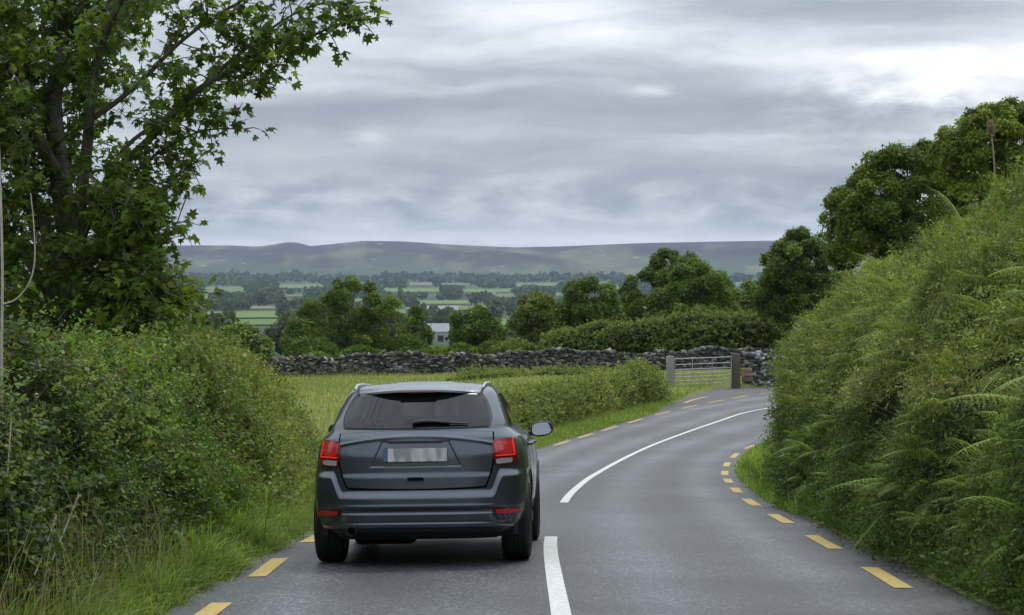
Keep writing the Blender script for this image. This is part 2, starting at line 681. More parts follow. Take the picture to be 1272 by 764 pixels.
def build_ground():
    m = ground_material()
    ys = np.concatenate([np.linspace(-300, -30, 12), np.linspace(-25, 130, 420), np.geomspace(133, 5000, 160)[1:],
                         np.linspace(5050, 9500, 170), np.geomspace(9700, 14000, 8)])
    u = np.linspace(-1, 1, 381)
    u = 0.12 * u + 0.88 * np.sign(u) * np.abs(u) ** 2.6
    Xs, Ys = [], []
    for y in ys:
        half = max(120.0, 0.75 * abs(y) + 100)
        uu = u if y < 2500 else np.linspace(-1, 1, 381)
        if y >= 133:
            w = min(1, (y - 133) / 2400)
            uu = u * (1 - w) + np.linspace(-1, 1, 381) * w
        Xs.append(uu * half)
        Ys.append(np.full(381, y))
    X = np.array(Xs)
    Y = np.array(Ys)
    Z = terrain_z(X, Y)
    o = grid_sheet('ground', X, Y, Z, m)
    tag(o, kind='structure')
    return o


build_ground()


# road -----------------------------------------------------------------------
def asphalt():
    m, q, o = mat_new('worn_asphalt')
    gm = q.add('ShaderNodeNewGeometry')
    pos = gm.outputs['Position']
    a = q.noise(pos, 0.5, 4, 0.6)
    f = q.noise(pos, 34.0, 4, 0.9)
    v = q.add('ShaderNodeTexVoronoi', feature='F1')
    v.inputs['Scale'].default_value = 48.0
    q.l(pos, v.inputs['Vector'])
    c = q.mix(a, (0.031, 0.0325, 0.036), (0.050, 0.052, 0.057))
    sg = q.add('ShaderNodeSeparateColor')
    q.l(v.outputs['Color'], sg.inputs[0])
    chips = q.ramp(sg.outputs[0], [(0.0, 0.45), (0.6, 0.85), (0.88, 1.4), (1.0, 3.2)])
    c = q.mix(1.0, c, chips, 'MULTIPLY')
    st = q.ramp(f, [(0.36, 0.5), (0.5, 0.95), (0.64, 1.7)])
    c = q.mix(1.0, c, st, 'MULTIPLY')
    # polished wheel tracks and darker patches, driven by the painted-in lane coordinate
    at = q.add('ShaderNodeAttribute', attribute_name='lane')
    c = q.mix(at.outputs['Fac'], c, q.mix(1.0, c, (2.3, 2.32, 2.36), 'MULTIPLY'))
    pn = q.noise(pos, 0.22, 5, 0.55, 1.0)
    pm = q.ramp(pn, [(0.44, 0.0), (0.56, 1.0)])
    c = q.mix(pm, c, q.mix(1.0, c, (0.56, 0.56, 0.57), 'MULTIPLY'))
    p = q.add('ShaderNodeBsdfPrincipled')
    q.l(c, p.inputs['Base Color'])
    p.inputs['Specular IOR Level'].default_value = 0.6
    r = q.math('MULTIPLY_ADD', at.outputs['Fac'], -0.12, q.math('MULTIPLY_ADD', a, 0.12, 0.50))
    q.l(r, p.inputs['Roughness'])
    bn = q.add('ShaderNodeBump')
    bn.inputs['Strength'].default_value = 0.7
    bn.inputs['Distance'].default_value = 0.006
    q.l(v.outputs['Distance'], bn.inputs['Height'])
    q.l(bn.outputs[0], p.inputs['Normal'])
    q.l(p.outputs[0], o.inputs[0])
    return m


def offset_line(P, d):
    T = np.gradient(P, axis=0)
    T /= np.linalg.norm(T, axis=1)[:, None]
    Nn = np.stack([T[:, 1], -T[:, 0]], 1)      # to the right of travel
    return P + Nn * np.asarray(d).reshape(-1, 1)


M_ASPH = asphalt()
_n = 420


def even(P):
    Q, s = resample(P, 0.25)
    t = np.linspace(0, 1, _n)
    return np.stack([np.interp(t, np.linspace(0, 1, len(Q)), Q[:, k]) for k in (0, 1)], 1)


def road_edges():
    # pair points of left and right edge through the centre line normals
    C, _ = resample(EC, 0.25)
    C = relax(C, 20)
    T = np.gradient(C, axis=0)
    T /= np.linalg.norm(T, axis=1)[:, None]
    Nn = np.stack([T[:, 1], -T[:, 0]], 1)
    dl, _ = poly_dist(EL, C[:, 0], C[:, 1])
    dr, _ = poly_dist(ER, C[:, 0], C[:, 1])
    k = 25
    sm = lambda d: np.convolve(np.pad(d, k, mode='edge'), np.ones(2 * k + 1) / (2 * k + 1), mode='valid')
    return C, Nn, sm(dl), sm(dr)


RC, RN, RDL, RDR = road_edges()


def crown_z(X, Y):
    d, _ = poly_dist(EC, X, Y)
    return G(Y) + 0.012 - 0.0175 * np.sqrt(d * d + 0.05)


def build_road():
    us = np.linspace(-1, 1, 33)
    X, Y, LN = [], [], []
    wob = vnoise(np.stack([RC[:, 1], RC[:, 0], 0 * RC[:, 0]], 1), 0.8, 21, 3)
    wob2 = vnoise(np.stack([RC[:, 1], RC[:, 0], 0 * RC[:, 0]], 1), 0.8, 31, 3)
    eL = RDL + 0.28 + 0.07 * wob
    eR = RDR + 0.42 - 0.22 * smooth(22, 45, RC[:, 1]) + 0.09 * wob2
    for u in us:
        d = np.where(u < 0, u * eL, u * eR)
        P = RC + RN * d[:, None]
        X.append(P[:, 0])
        Y.append(P[:, 1])
        # wheel tracks lie at about a quarter and three quarters of each lane
        ld = np.abs(d) / np.where(u < 0, RDL, RDR)
        LN.append(np.exp(-((ld - 0.28) / 0.12) ** 2) + np.exp(-((ld - 0.78) / 0.10) ** 2))
    X, Y, LN = np.array(X).T, np.array(Y).T, np.array(LN).T
    Z = crown_z(X, Y)
    o = grid_sheet('road', X, Y, Z, M_ASPH)
    at = o.data.attributes.new('lane', 'FLOAT', 'POINT')
    at.data.foreach_set('value', (LN * 0.8).astype(np.float32).ravel())
    tag(o, kind='structure')
    # gravelly apron to the gate
    outer, inner = OUTER, INNER
    t = np.linspace(0, 1, 9)
    A = outer[:, None, :] * (1 - t)[None, :, None] + offset_line(inner, 0.3)[:, None, :] * t[None, :, None]
    Zp = crown_z(A[..., 0], A[..., 1]) - 0.006
    ap = grid_sheet('gateway_apron', A[..., 0], A[..., 1], Zp, M_APRON)
    tag(ap, kind='structure')


M_APRON = principled('gritty_tarmac', (0.085, 0.085, 0.083), 0.75, spec=0.3, noise_amt=0.5, noise_scale=3.0, bump=(40, 0.5, 0.01))
build_road()


def paint(name, base):
    m, q, o = mat_new(name)
    gm = q.add('ShaderNodeNewGeometry')
    pos = gm.outputs['Position']
    n_ = q.noise(pos, 25, 5, 0.7)
    n2_ = q.noise(pos, 70, 3, 0.75)
    c = q.mix(q.ramp(n_, [(0.35, 0.0), (0.62, 1.0)]), tuple(v * 0.60 for v in base), base)
    c = q.mix(q.ramp(n2_, [(0.55, 0.0), (0.66, 0.75)]), c, (0.10, 0.10, 0.10))
    p = q.add('ShaderNodeBsdfPrincipled')
    p.inputs['Roughness'].default_value = 0.6
    q.l(c, p.inputs['Base Color'])
    q.l(p.outputs[0], o.inputs[0])
    return m


M_WHITE = paint('road_paint_white', (0.66, 0.66, 0.65))
M_YELLOW = paint('road_paint_yellow', (0.52, 0.36, 0.075))


def strip(acc, P, w, s0, s1, z=0.005, step=0.12):
    Q, s = resample(P, 0.1)
    m = (s >= s0) & (s <= s1)
    Q = Q[m]
    if len(Q) < 3:
        return
    n = max(3, int((s1 - s0) / 0.25))
    idx = np.linspace(0, len(Q) - 1, n).astype(int)
    Q = relax(Q, 8)
    A = offset_line(Q, -w / 2)[idx]
    B = offset_line(Q, w / 2)[idx]
    k = len(idx)
    za = road_z(A) + z
    zb = road_z(B) + z
    V = np.vstack([np.column_stack([A, za]), np.column_stack([B, zb])])
    i = np.arange(k - 1)
    acc.add(V, np.stack([i, i + k, i + k + 1, i + 1], 1))


def road_z(P):
    return crown_z(P[:, 0], P[:, 1])


def arc_at_Y(P, Yv):
    Q, s = resample(P, 0.1)
    return float(s[np.argmin(np.abs(Q[:, 1] - Yv))])


def build_markings():
    a = Acc()
    s0 = arc_at_Y(EC, 20.75)
    strip(a, EC, 0.125, s0 - 9, s0)
    sa = arc_at_Y(EC, 28.2)
    sb = arc_at_Y(EC, 74.5)
    strip(a, EC, 0.115, sa, sb + 3)
    s = sb + 7
    o = link('centre_line', a.mesh('centre_line'), M_WHITE)
    tag(o, kind='structure')
    a = Acc()
    c0 = arc_at_Y(ER, 16.2)
    for k in range(-5, 20):
        c = c0 + 4.35 * k
        if c > 5:
            strip(a, ER, 0.145, c - 1.08, c + 1.08)
    o = link('right_edge_line', a.mesh('right_edge_line'), M_YELLOW)
    tag(o, kind='structure')
    a = Acc()
    c0 = arc_at_Y(EL, 17.2)
    for k in range(-5, 6):
        c = c0 + 4.2 * k
        if c > 5:
            strip(a, EL, 0.145, c - 1.02, c + 1.02)
    Q, s = resample(EL, 0.1)
    for (px, py) in ((697, 549), (727, 540), (757, 531), (790, 521.5), (823, 512), (856, 504), (889, 497), (920, 491), (953, 485.5)):
        p = np.array(px_ground(px, py))
        c = float(s[np.argmin(((Q - p) ** 2).sum(1))])
        strip(a, EL, 0.14, c - 1.3, c + 1.3)
    # the faded old line running into the gateway
    P = relax(resample(np.array([px_ground(*p) for p in ((850, 498.5), (860, 494.5), (872, 491.5), (880, 490))]), 0.1)[0], 3)
    strip(a, P, 0.16, 0, 50, z=0.004)
    o = link('left_edge_line', a.mesh('left_edge_line'), M_YELLOW)
    tag(o, kind='structure')


build_markings()


# =================================================================== the car
def car_paint():
    m, q, o = mat_new('grey_metallic_paint')
    t = q.add('ShaderNodeTexCoord')
    p = q.add('ShaderNodeBsdfPrincipled')
    fl = q.noise(t.outputs['Object'], 900.0, 1, 0.5)
    c = q.mix(fl, (0.054, 0.064, 0.080), (0.096, 0.111, 0.134))
    q.l(c, p.inputs['Base Color'])
    p.inputs['Metallic'].default_value = 0.75
    dn = q.noise(t.outputs['Object'], 3.0, 5, 0.65)
    r = q.math('MULTIPLY_ADD', dn, 0.18, 0.27)
    q.l(r, p.inputs['Roughness'])
    p.inputs['Coat Weight'].default_value = 0.8
    p.inputs['Coat Roughness'].default_value = 0.06
    q.l(p.outputs[0], o.inputs[0])
    return m


M_PAINT = car_paint()
M_TRIM = principled('black_plastic', (0.016, 0.016, 0.017), 0.5, spec=0.4)
M_GAP_SHADE = principled('gap_shade', (0.004, 0.004, 0.004), 0.9, spec=0.1)  # near-black: the shade between panels put into a surface colour
M_UNDER = principled('underbody', (0.006, 0.006, 0.006), 0.9, spec=0.1)  # near-black, so its colour adds to the darkness under the car
M_GLASS = principled('tinted_glass', (0.006, 0.007, 0.008), 0.05, spec=0.42)
M_RED = principled('red_lens', (0.42, 0.016, 0.020), 0.10, spec=0.6, coat=0.6)
M_DRED = principled('dark_red_lens', (0.14, 0.004, 0.006), 0.12, spec=0.6, coat=0.6)
M_CLEAR = principled('clear_lens', (0.50, 0.50, 0.51), 0.16, metal=0.5)
M_LAMPLIT = principled('lit_red_lens', (0.6, 0.02, 0.015), 0.2, emit=((1.0, 0.06, 0.03), 0.30))
M_TYRE = principled('tyre_rubber', (0.013, 0.013, 0.013), 0.75, spec=0.3, bump=(60, 0.4, 0.004))
M_ALLOY = principled('alloy', (0.45, 0.46, 0.48), 0.3, metal=0.9)
M_RAIL = principled('satin_rail', (0.55, 0.56, 0.58), 0.28, metal=0.85)
M_MIRROR = principled('mirror_glass', (0.50, 0.53, 0.56), 0.03, metal=1.0)
M_PIPE = principled('exhaust_steel', (0.12, 0.11, 0.10), 0.45, metal=0.8)


def plate_mat():
    m, q, o = mat_new('registration_plate')
    t = q.add('ShaderNodeTexCoord')
    mp = q.add('ShaderNodeMapping')
    mp.inputs['Scale'].default_value = (9.0, 1.0, 3.0)
    q.l(t.outputs['Object'], mp.inputs['Vector'])
    n_ = q.noise(mp.outputs[0], 1.6, 1, 0.3)
    c = q.ramp(n_, [(0.36, (0.25, 0.25, 0.25)), (0.5, (0.40, 0.40, 0.395)), (0.62, (0.50, 0.495, 0.485))])
    p = q.add('ShaderNodeBsdfPrincipled')
    q.l(c, p.inputs['Base Color'])
    p.inputs['Roughness'].default_value = 0.45
    q.l(p.outputs[0], o.inputs[0])
    return m


M_PLATE = plate_mat()
M_PLATEBLUE = principled('plate_band', (0.06, 0.10, 0.19), 0.45)


def tab(*kv):
    a = np.array(kv, float)
    return lambda z: np.interp(z, a[:, 0], a[:, 1])


def smoothtab(*kv):
    """monotone cubic-ish table"""
    a = np.array(kv, float)
    zz = np.linspace(a[0, 0], a[-1, 0], 600)
    v = np.interp(zz, a[:, 0], a[:, 1])
    k = 7
    v2 = np.convolve(np.pad(v, k, mode='edge'), np.ones(2 * k + 1) / (2 * k + 1), mode='valid')
    return lambda z: np.interp(z, zz, v2)


HW = smoothtab((.22, .74), (.28, .81), (.36, .865), (.45, .89), (.6, .905), (.78, .905), (.92, .893), (1.0, .872), (1.05, .845),
               (1.085, .80), (1.12, .755), (1.2, .722), (1.3, .683), (1.4, .636), (1.44, .61), (1.465, .575), (1.485, .52), (1.503, .42), (1.52, .15))
YR = smoothtab((.22, -.62), (.30, -.74), (.5, -.79), (.62, -.80), (.9, -.80), (1.05, -.775), (1.10, -.74), (1.2, -.655), (1.3, -.555), (1.4, -.455),
               (1.44, -.40), (1.465, -.32), (1.485, -.18), (1.503, .10), (1.52, .45))
YF = smoothtab((.22, 3.3), (.3, 3.5), (.45, 3.58), (.7, 3.56), (.85, 3.45), (.94, 3.2), (1.0, 2.8), (1.05, 2.35), (1.12, 2.10), (1.2, 1.93), (1.3, 1.70), (1.4, 1.45),
               (1.44, 1.32), (1.465, 1.22), (1.485, 1.12), (1.503, .95), (1.52, .7))
NE, ME = 3.8, 2.4


def taper(y, z=1.0):
    return 1 - np.interp(z, [.3, 1.0, 1.2], [.035, .070, .02]) * smooth(.35, -.85, y)


def aa(z):
    return np.where(z > 1.08, 0.42, 0.55)


def rear_pt(xf, z, off=0.0):
    """point on the rear half of the body; xf = x / half width"""
    z = np.asarray(z, float)
    xf = np.clip(np.asarray(xf, float), -1, 1)
    w = HW(z)
    sn = np.abs(xf) ** (NE / 2)
    cs = np.sqrt(np.clip(1 - sn ** 2, 0, 1)) ** (2 / ME)
    a = np.interp(z, [1.06, 1.14, 1.45, 1.55], [0.55, 0.42, 0.42, 0.2])
    a = np.minimum(a, 1.0)
    y = YR(z) + a * (1 - cs)
    x = xf * w * taper(y, z)
    if np.any(off != 0):
        e = 1e-3
        # numeric normal
        def raw(xf_, z_):
            w_ = HW(z_)
            s_ = np.abs(np.clip(xf_, -.9999, .9999)) ** (NE / 2)
            c_ = np.sqrt(1 - s_ ** 2) ** (2 / ME)
            a_ = np.interp(z_, [1.06, 1.14, 1.45, 1.55], [0.55, 0.42, 0.42, 0.2])
            y_ = YR(z_) + a_ * (1 - c_)
            return np.stack([np.clip(xf_, -.9999, .9999) * w_ * taper(y_, z_), y_, z_ + 0 * w_], -1)
        xx = np.clip(xf, -.99, .99)
        du = raw(xx + e, z) - raw(xx - e, z)
        dv = raw(xx, z + 4 * e) - raw(xx, z - 4 * e)
        nn = np.cross(du, dv)
        nn = unit(nn)
        return np.stack([x, y, z], -1) + nn * np.asarray(off)[..., None]
    return np.stack([x, y, z + 0 * x], -1)


def side_pt(y, z, side=1, off=0.0):
    z = np.asarray(z, float)
    y = np.asarray(y, float)
    w = HW(z)
    a = np.interp(z, [1.06, 1.14, 1.45, 1.55], [0.55, 0.42, 0.42, 0.2])
    t = np.clip((YR(z) + a - y) / a, 0, 0.999)
    xr = (1 - t ** ME) ** (1 / NE)
    af = np.interp(z, [.9, 1.1, 1.5], [1.1, .7, .5])
    t2 = np.clip((y - (YF(z) - af)) / af, 0, 0.999)
    xf_ = (1 - t2 ** 2.3) ** (1 / 2.6)
    x = w * xr * xf_ * taper(y, z) + off
    return np.stack([x * side, y + 0 * x, z + 0 * x], -1)


def surf(name, P, mat, parent, thick=0.02, smooth_=True, inward=None):
    """closed sheet from a grid of points P (m,n,3), its skirt pulled in along `inward`"""
    P = np.asarray(P, float)
    m_, n_ = P.shape[:2]
    bm = bmesh.new()
    vs = [[bm.verts.new(P[i, j]) for j in range(n_)] for i in range(m_)]
    for i in range(m_ - 1):
        for j in range(n_ - 1):
            bm.faces.new((vs[i][j], vs[i][j + 1], vs[i + 1][j + 1], vs[i + 1][j]))
    inward = np.array((0, 1, 0) if inward is None else inward, float)
    loop = [(0, j) for j in range(n_)] + [(i, n_ - 1) for i in range(1, m_)] + [(m_ - 1, j) for j in range(n_ - 2, -1, -1)] + [(i, 0) for i in range(m_ - 2, 0, -1)]
    inn = [bm.verts.new(P[i, j] + inward * thick) for i, j in loop]
    for k in range(len(loop)):
        a_ = vs[loop[k][0]][loop[k][1]]
        k2 = (k + 1) % len(loop)
        b_ = vs[loop[k2][0]][loop[k2][1]]
        bm.faces.new((a_, inn[k], inn[k2], b_))
    bmesh.ops.recalc_face_normals(bm, faces=bm.faces[:])
    me = bpy.data.meshes.new(name)
    bm.to_mesh(me)
    bm.free()
    o = link(name, me, mat, parent)
    sharp(o, 40)
    # make the outer sheet face outwards (away from `inward`)
    return o


def squircle(m_=14, n_=20, k=0.25):
    s = np.linspace(-1, 1, n_)[None, :]
    t = np.linspace(-1, 1, m_)[:, None]
    s2 = s * np.sqrt(1 - k * t ** 2) + 0 * t
    t2 = t * np.sqrt(1 - k * s ** 2) + 0 * s
    return s2 / math.sqrt(1 - 0), t2


def rear_patch(name, corners, mat, parent, off=0.01, k=0.2, thick=0.015, m_=14, n_=22, offf=None):
    """corners: (x,z) bottom-left, bottom-right, top-right, top-left in metres; rounded quad on the rear surface"""
    s, t = squircle(m_, n_, k)
    u, v = (s + 1) / 2, (t + 1) / 2
    (a, b_, c, d) = [np.array(q_, float) for q_ in corners]
    X = (1 - u) * (1 - v) * a[0] + u * (1 - v) * b_[0] + u * v * c[0] + (1 - u) * v * d[0]
    Z = (1 - u) * (1 - v) * a[1] + u * (1 - v) * b_[1] + u * v * c[1] + (1 - u) * v * d[1]
    o = np.full(X.shape, off)
    if offf is not None:
        o = offf(X, Z)
    P = rear_pt(X / HW(Z), Z, o)
    return surf(name, P, mat, parent, thick)


def side_patch(name, corners, mat, parent, side=1, off=0.006, k=0.1, thick=0.012, m_=8, n_=24):
    """corners (y,z)"""
    s, t = squircle(m_, n_, k)
    u, v = (s + 1) / 2, (t + 1) / 2
    (a, b_, c, d) = [np.array(q_, float) for q_ in corners]
    Yv = (1 - u) * (1 - v) * a[0] + u * (1 - v) * b_[0] + u * v * c[0] + (1 - u) * v * d[0]
    Z = (1 - u) * (1 - v) * a[1] + u * (1 - v) * b_[1] + u * v * c[1] + (1 - u) * v * d[1]
    P = side_pt(Yv, Z, side, off)
    return surf(name, P, mat, parent, thick, inward=(-side, 0, 0))


def body_solid():
    zs = np.concatenate([np.linspace(.22, 1.04, 34), np.linspace(1.05, 1.44, 30)[0:], np.linspace(1.445, 1.52, 16)])
    K = 44
    th = np.linspace(0, math.pi / 2, K)
    rows = []
    for z in zs:
        w, yr, yf = float(HW(z)), float(YR(z)), float(YF(z))
        a = float(np.interp(z, [1.06, 1.14, 1.45, 1.55], [0.55, 0.42, 0.42, 0.2]))
        af = float(np.interp(z, [.9, 1.1, 1.5], [1.1, .7, .5]))
        a = min(a, (yf - yr) * 0.45)
        af = min(af, (yf - yr) * 0.45)
        sx = np.sin(th) ** (2 / NE)
        cy = np.cos(th) ** (2 / ME)
        xr = w * sx
        yy = yr + a * (1 - cy)
        sxf = np.sin(th) ** (2 / 2.6)
        cyf = np.cos(th) ** (2 / 2.3)
        xf_ = w * sxf
        yyf = yf - af * (1 - cyf)
        mid = np.linspace(yy[-1], yyf[-1], 30)[1:-1]
        right = np.concatenate([np.stack([xr, yy], 1), np.stack([np.full(28, w), mid], 1), np.stack([xf_, yyf], 1)[::-1]])
        left = right[1:-1][::-1] * np.array([-1, 1])
        ring = np.concatenate([right, left])
        ring[:, 0] *= taper(ring[:, 1], z)
        rows.append(np.column_stack([ring, np.full(len(ring), z)]))
    n_ = len(rows[0])
    bm = bmesh.new()
    vs = [[bm.verts.new(p) for p in r] for r in rows]
    for i in range(len(rows) - 1):
        for j in range(n_):
            j2 = (j + 1) % n_
            bm.faces.new((vs[i][j], vs[i][j2], vs[i + 1][j2], vs[i + 1][j]))
    bm.faces.new(vs[0][::-1])
    bm.faces.new(vs[-1])
    bmesh.ops.recalc_face_normals(bm, faces=bm.faces[:])
    me = bpy.data.meshes.new('body')
    bm.to_mesh(me)
    bm.free()
    return me


def lathe(prof, seg=48, axis='X'):
    """profile list of (axial, radius) -> bmesh, closed ring"""
    bm = bmesh.new()
    rows = []
    for k in range(seg):
        a = 2 * math.pi * k / seg
        rows.append([bm.verts.new((p[0], p[1] * math.cos(a), p[1] * math.sin(a))) for p in prof])
    for k in range(seg):
        r0, r1 = rows[k], rows[(k + 1) % seg]
        for j in range(len(prof) - 1):
            bm.faces.new((r0[j], r0[j + 1], r1[j + 1], r1[j]))
    return bm


def build_wheel(parent, x, y, side):
    wh = empty('wheel')
    wh.parent = parent
    wh.location = (x, y, 0.335)
    prof = [(-.105, .215), (-.118, .235), (-.122, .27), (-.116, .305), (-.100, .328), (-.085, .334), (-.072, .335), (-.070, .328), (-.063, .328), (-.061, .336),
            (-.022, .337), (-.020, .329), (-.012, .329), (-.010, .337), (.010, .337), (.012, .329), (.020, .329), (.022, .337), (.061, .336), (.063, .328),
            (.070, .328), (.072, .335), (.085, .334), (.100, .328), (.116, .305), (.122, .27), (.118, .235), (.105, .215)]
    t = bm_obj('tyre', lathe(prof, 64), M_TYRE, wh)
    sharp(t, 30)
    rim = lathe([(-.10, .216), (-.095, .20), (-.05, .185), (.04, .185), (.095, .205), (.104, .222), (.108, .218), (.10, .203), (.05, .175)], 48)
    for k in range(5):
        a = 2 * math.pi * k / 5
        for d in (-0.11, 0.11):
            rot = Matrix.Rotation(a + d, 3, 'X')
            c = rot @ Vector((.07 * side, 0, .115))
            add_box(rim, c, (.028, .034, .17), rot, 0.006)
    hub = bmesh.ops.create_cone(rim, cap_ends=True, segments=24, radius1=.052, radius2=.045, depth=.04,
                                matrix=Matrix.Translation((.075 * side, 0, 0)) @ Matrix.Rotation(math.pi / 2, 4, 'Y'))
    r_ = bm_obj('rim', rim, M_ALLOY, wh)
    sharp(r_, 30)
    db = bmesh.new()
    bmesh.ops.create_cone(db, cap_ends=True, segments=32, radius1=.17, radius2=.17, depth=.02, matrix=Matrix.Rotation(math.pi / 2, 4, 'Y'))
    bm_obj('brake_disc', db, M_PIPE, wh)


def curve_tube(name, pts, rad, mat, parent, sides=10, caps=True):
    P = relax(catmull(pts, 0.02), 3)
    V, F = tube_arrays(P, np.interp(np.linspace(0, 1, len(P)), np.linspace(0, 1, len(rad)) if np.ndim(rad) else [0, 1], rad if np.ndim(rad) else [rad, rad]), sides)
    bm = bmesh.new()
    vs = [bm.verts.new(v) for v in V]
    for f in F:
        bm.faces.new([vs[i] for i in f])
    if caps:
        bm.faces.new(vs[:sides][::-1])
        bm.faces.new(vs[-sides:])
    o = bm_obj(name, bm, mat, parent)
    return sharp(o, 50)


def sb(x, a, b_, e):
    """soft box a..b with edge width e"""
    return smooth(a - e / 2, a + e / 2, x) * (1 - smooth(b_ - e / 2, b_ + e / 2, x))


def build_car():
    yy = 17.72
    car = empty('car', (-0.740, yy, float(road_z(np.array([[-0.74, yy]]))[0]) + 0.001), (-math.atan(0.0646), -R(1.0), -R(2.2)))
    tag(car, 'dark grey metallic estate car seen from behind, driving down the left lane', 'car')
    me = body_solid()
    body = link('body', me, M_PAINT, car)
    # wheel arches
    cut = bmesh.new()
    for y in (0.0, 2.66):
        if y == 0.0:
            add_box(cut, (0, -.80, .913), (.84, .16, .24))
        for s_ in (-1, 1):
            M = Matrix.Translation((s_ * 0.80, y, .345)) @ Matrix.Rotation(math.pi / 2, 4, 'Y')
            bmesh.ops.create_cone(cut, cap_ends=True, segments=48, radius1=.395, radius2=.395, depth=.52, matrix=M)
    co = bm_obj('cutter', cut)
    md = body.modifiers.new('b', 'BOOLEAN')
    md.operation = 'DIFFERENCE'
    md.solver = 'EXACT'
    md.use_self = False
    md.object = co
    bpy.context.view_layer.update()
    dg = bpy.context.evaluated_depsgraph_get()
    new = bpy.data.meshes.new_from_object(body.evaluated_get(dg))
    body.modifiers.clear()
    body.data = new
    if not new.materials:
        new.materials.append(M_PAINT)
    bpy.data.objects.remove(co, do_unlink=True)
    sharp(body, 32)
    # wheels
    for y in (0.0, 2.66):
        for s_ in (-1, 1):
            build_wheel(car, s_ * (0.785 if y == 0 else 0.785), y, s_)
    # arch trims
    for y in (0.0, 2.66):
        for s_ in (-1, 1):
            a = np.linspace(-.25, math.pi + .25, 40)
            bm = bmesh.new()
            prev = None
            for t in a:
                cy, cz = math.cos(t), math.sin(t)
                ring = []
                for (dr, dx_) in ((.0, -.03), (.0, .012), (.03, .014), (.042, .0), (.042, -.03)):
                    r_ = .395 + dr
                    py, pz = y + cy * r_, .345 + cz * r_
                    bx = float(side_pt(np.array(py), np.array(max(pz, .24)), 1)[0])
                    bx = max(bx, .80)
                    ring.append(bm.verts.new((s_ * (bx + dx_), py, pz)))
                if prev:
                    for j in range(4):
                        bm.faces.new((prev[j], prev[j + 1], ring[j + 1], ring[j]))
                prev = ring
            o = bm_obj('arch_trim', bm, M_TRIM, car)
            sharp(o, 40)
    # underbody, sills, axle
    bm = bmesh.new()
    add_box(bm, (0, 1.5, .270), (.96, 3.6, .08), bev=.02)
    add_box(bm, (.16, -.36, .305), (.66, .40, .07), bev=.03)
    add_box(bm, (0, 0, .30), (1.35, .10, .08), bev=.02)
    add_box(bm, (-.28, -.45, .235), (.50, .26, .12), bev=.04)
    bm_obj('underbody', bm, M_UNDER, car)
    for s_ in (-1, 1):
        bm = bmesh.new()
        add_box(bm, (s_ * .80, 1.33, .26), (.12, 1.82, .11), bev=.02)
        bm_obj('sill', bm, M_TRIM, car)

    # --- tailgate: near-black sheet behind it paints the gap's shade, panel with the sunk number-plate bay
    gate = [(-.625, .635), (.625, .635), (.700, 1.10), (-.700, 1.10)]

    def tail_off(X, Z):
        o = np.full(X.shape, .0075)
        # crease under the glass and the swage at the lamp line
        o += .007 * np.exp(-((Z - (1.055 - .05 * (X / .6) ** 2)) / .012) ** 2)
        # plate bay: trapezoid, sunk
        half = .395 - .10 * np.clip((Z - .81) / .2, 0, 1)
        d = np.minimum(np.minimum(Z - .813, 1.018 - Z), (half - np.abs(X)) * .9)
        o -= .034 * smooth(-.004, .030, d)
        # lower kick
        o += .010 * smooth(.77, .72, Z)
        return o

    rear_patch('tailgate_gap_shade', [(-.642, .618), (.642, .618), (.716, 1.105), (-.716, 1.105)], M_GAP_SHADE, car, .0025, k=.14, m_=60, n_=80, offf=lambda X, Z: tail_off(X, Z) * 0 + .0025 - np.clip(.0075 - tail_off(X, Z), 0, 1))
    tg = rear_patch('tailgate', gate, M_PAINT, car, k=.14, m_=110, n_=130, offf=tail_off)
    # handle slot: a near-black patch, the slot's shade put into its colour
    sl = rear_patch('tailgate_handle', [(-.075, .700), (.075, .700), (.068, .728), (-.068, .728)], M_GAP_SHADE, tg, .0195, k=.2)
    rear_patch('handle_lip', [(-.082, .690), (.082, .690), (.078, .700), (-.078, .700)], M_TRIM, tg, .026, k=.2, m_=6)
    # crease line bow above the plate
    bow = []
    for t in np.linspace(-1, 1, 40):
        X = t * .41
        Z = 1.062 - .032 * abs(t) ** 6 - .008 * t ** 2
        bow.append(rear_pt(X / float(HW(Z)), Z, .0105))
    bow = [np.ravel(b) for b in bow]
    # plate
    pl = empty('number_plate')
    pl.parent = tg
    yb = float(rear_pt(0, .91)[1]) + .004
    bm = bmesh.new()
    add_box(bm, (0, yb - .006, .908), (.528, .012, .114), Matrix.Rotation(-.03, 3, 'X'), .004)
    bm_obj('plate_frame', bm, M_TRIM, tg)
    bm = bmesh.new()
    add_box(bm, (.018, yb - .0145, .909), (.484, .008, .108), Matrix.Rotation(-.03, 3, 'X'), .002)
    p1 = bm_obj('plate_face', bm, M_PLATE, tg)
    bm = bmesh.new()
    add_box(bm, (-.2435, yb - .0145, .909), (.036, .008, .108), Matrix.Rotation(-.03, 3, 'X'), .002)
    bm_obj('plate_band', bm, M_PLATEBLUE, tg)
    bpy.data.objects.remove(pl, do_unlink=True)
    # plate light housing
    bm = bmesh.new()
    add_box(bm, (0, float(rear_pt(0, 1.015)[1]) + .004, 1.012), (.44, .03, .014), bev=.004)
    bm_obj('plate_light', bm, M_TRIM, tg)

    # --- rear glass with black surround
    rear_patch('glass_surround', [(-.665, 1.112), (.665, 1.112), (.560, 1.425), (-.560, 1.425)], M_TRIM, car, .0035, k=.12, m_=24, n_=40)
    rg = rear_patch('rear_window', [(-.640, 1.120), (.640, 1.120), (.537, 1.412), (-.537, 1.412)], M_GLASS, car, .0075, k=.12, m_=24, n_=40)
    # wiper
    def rp(x, z, off):
        return [float(v) for v in np.ravel(rear_pt(x / float(HW(z)), np.array(z), np.array(off)))]
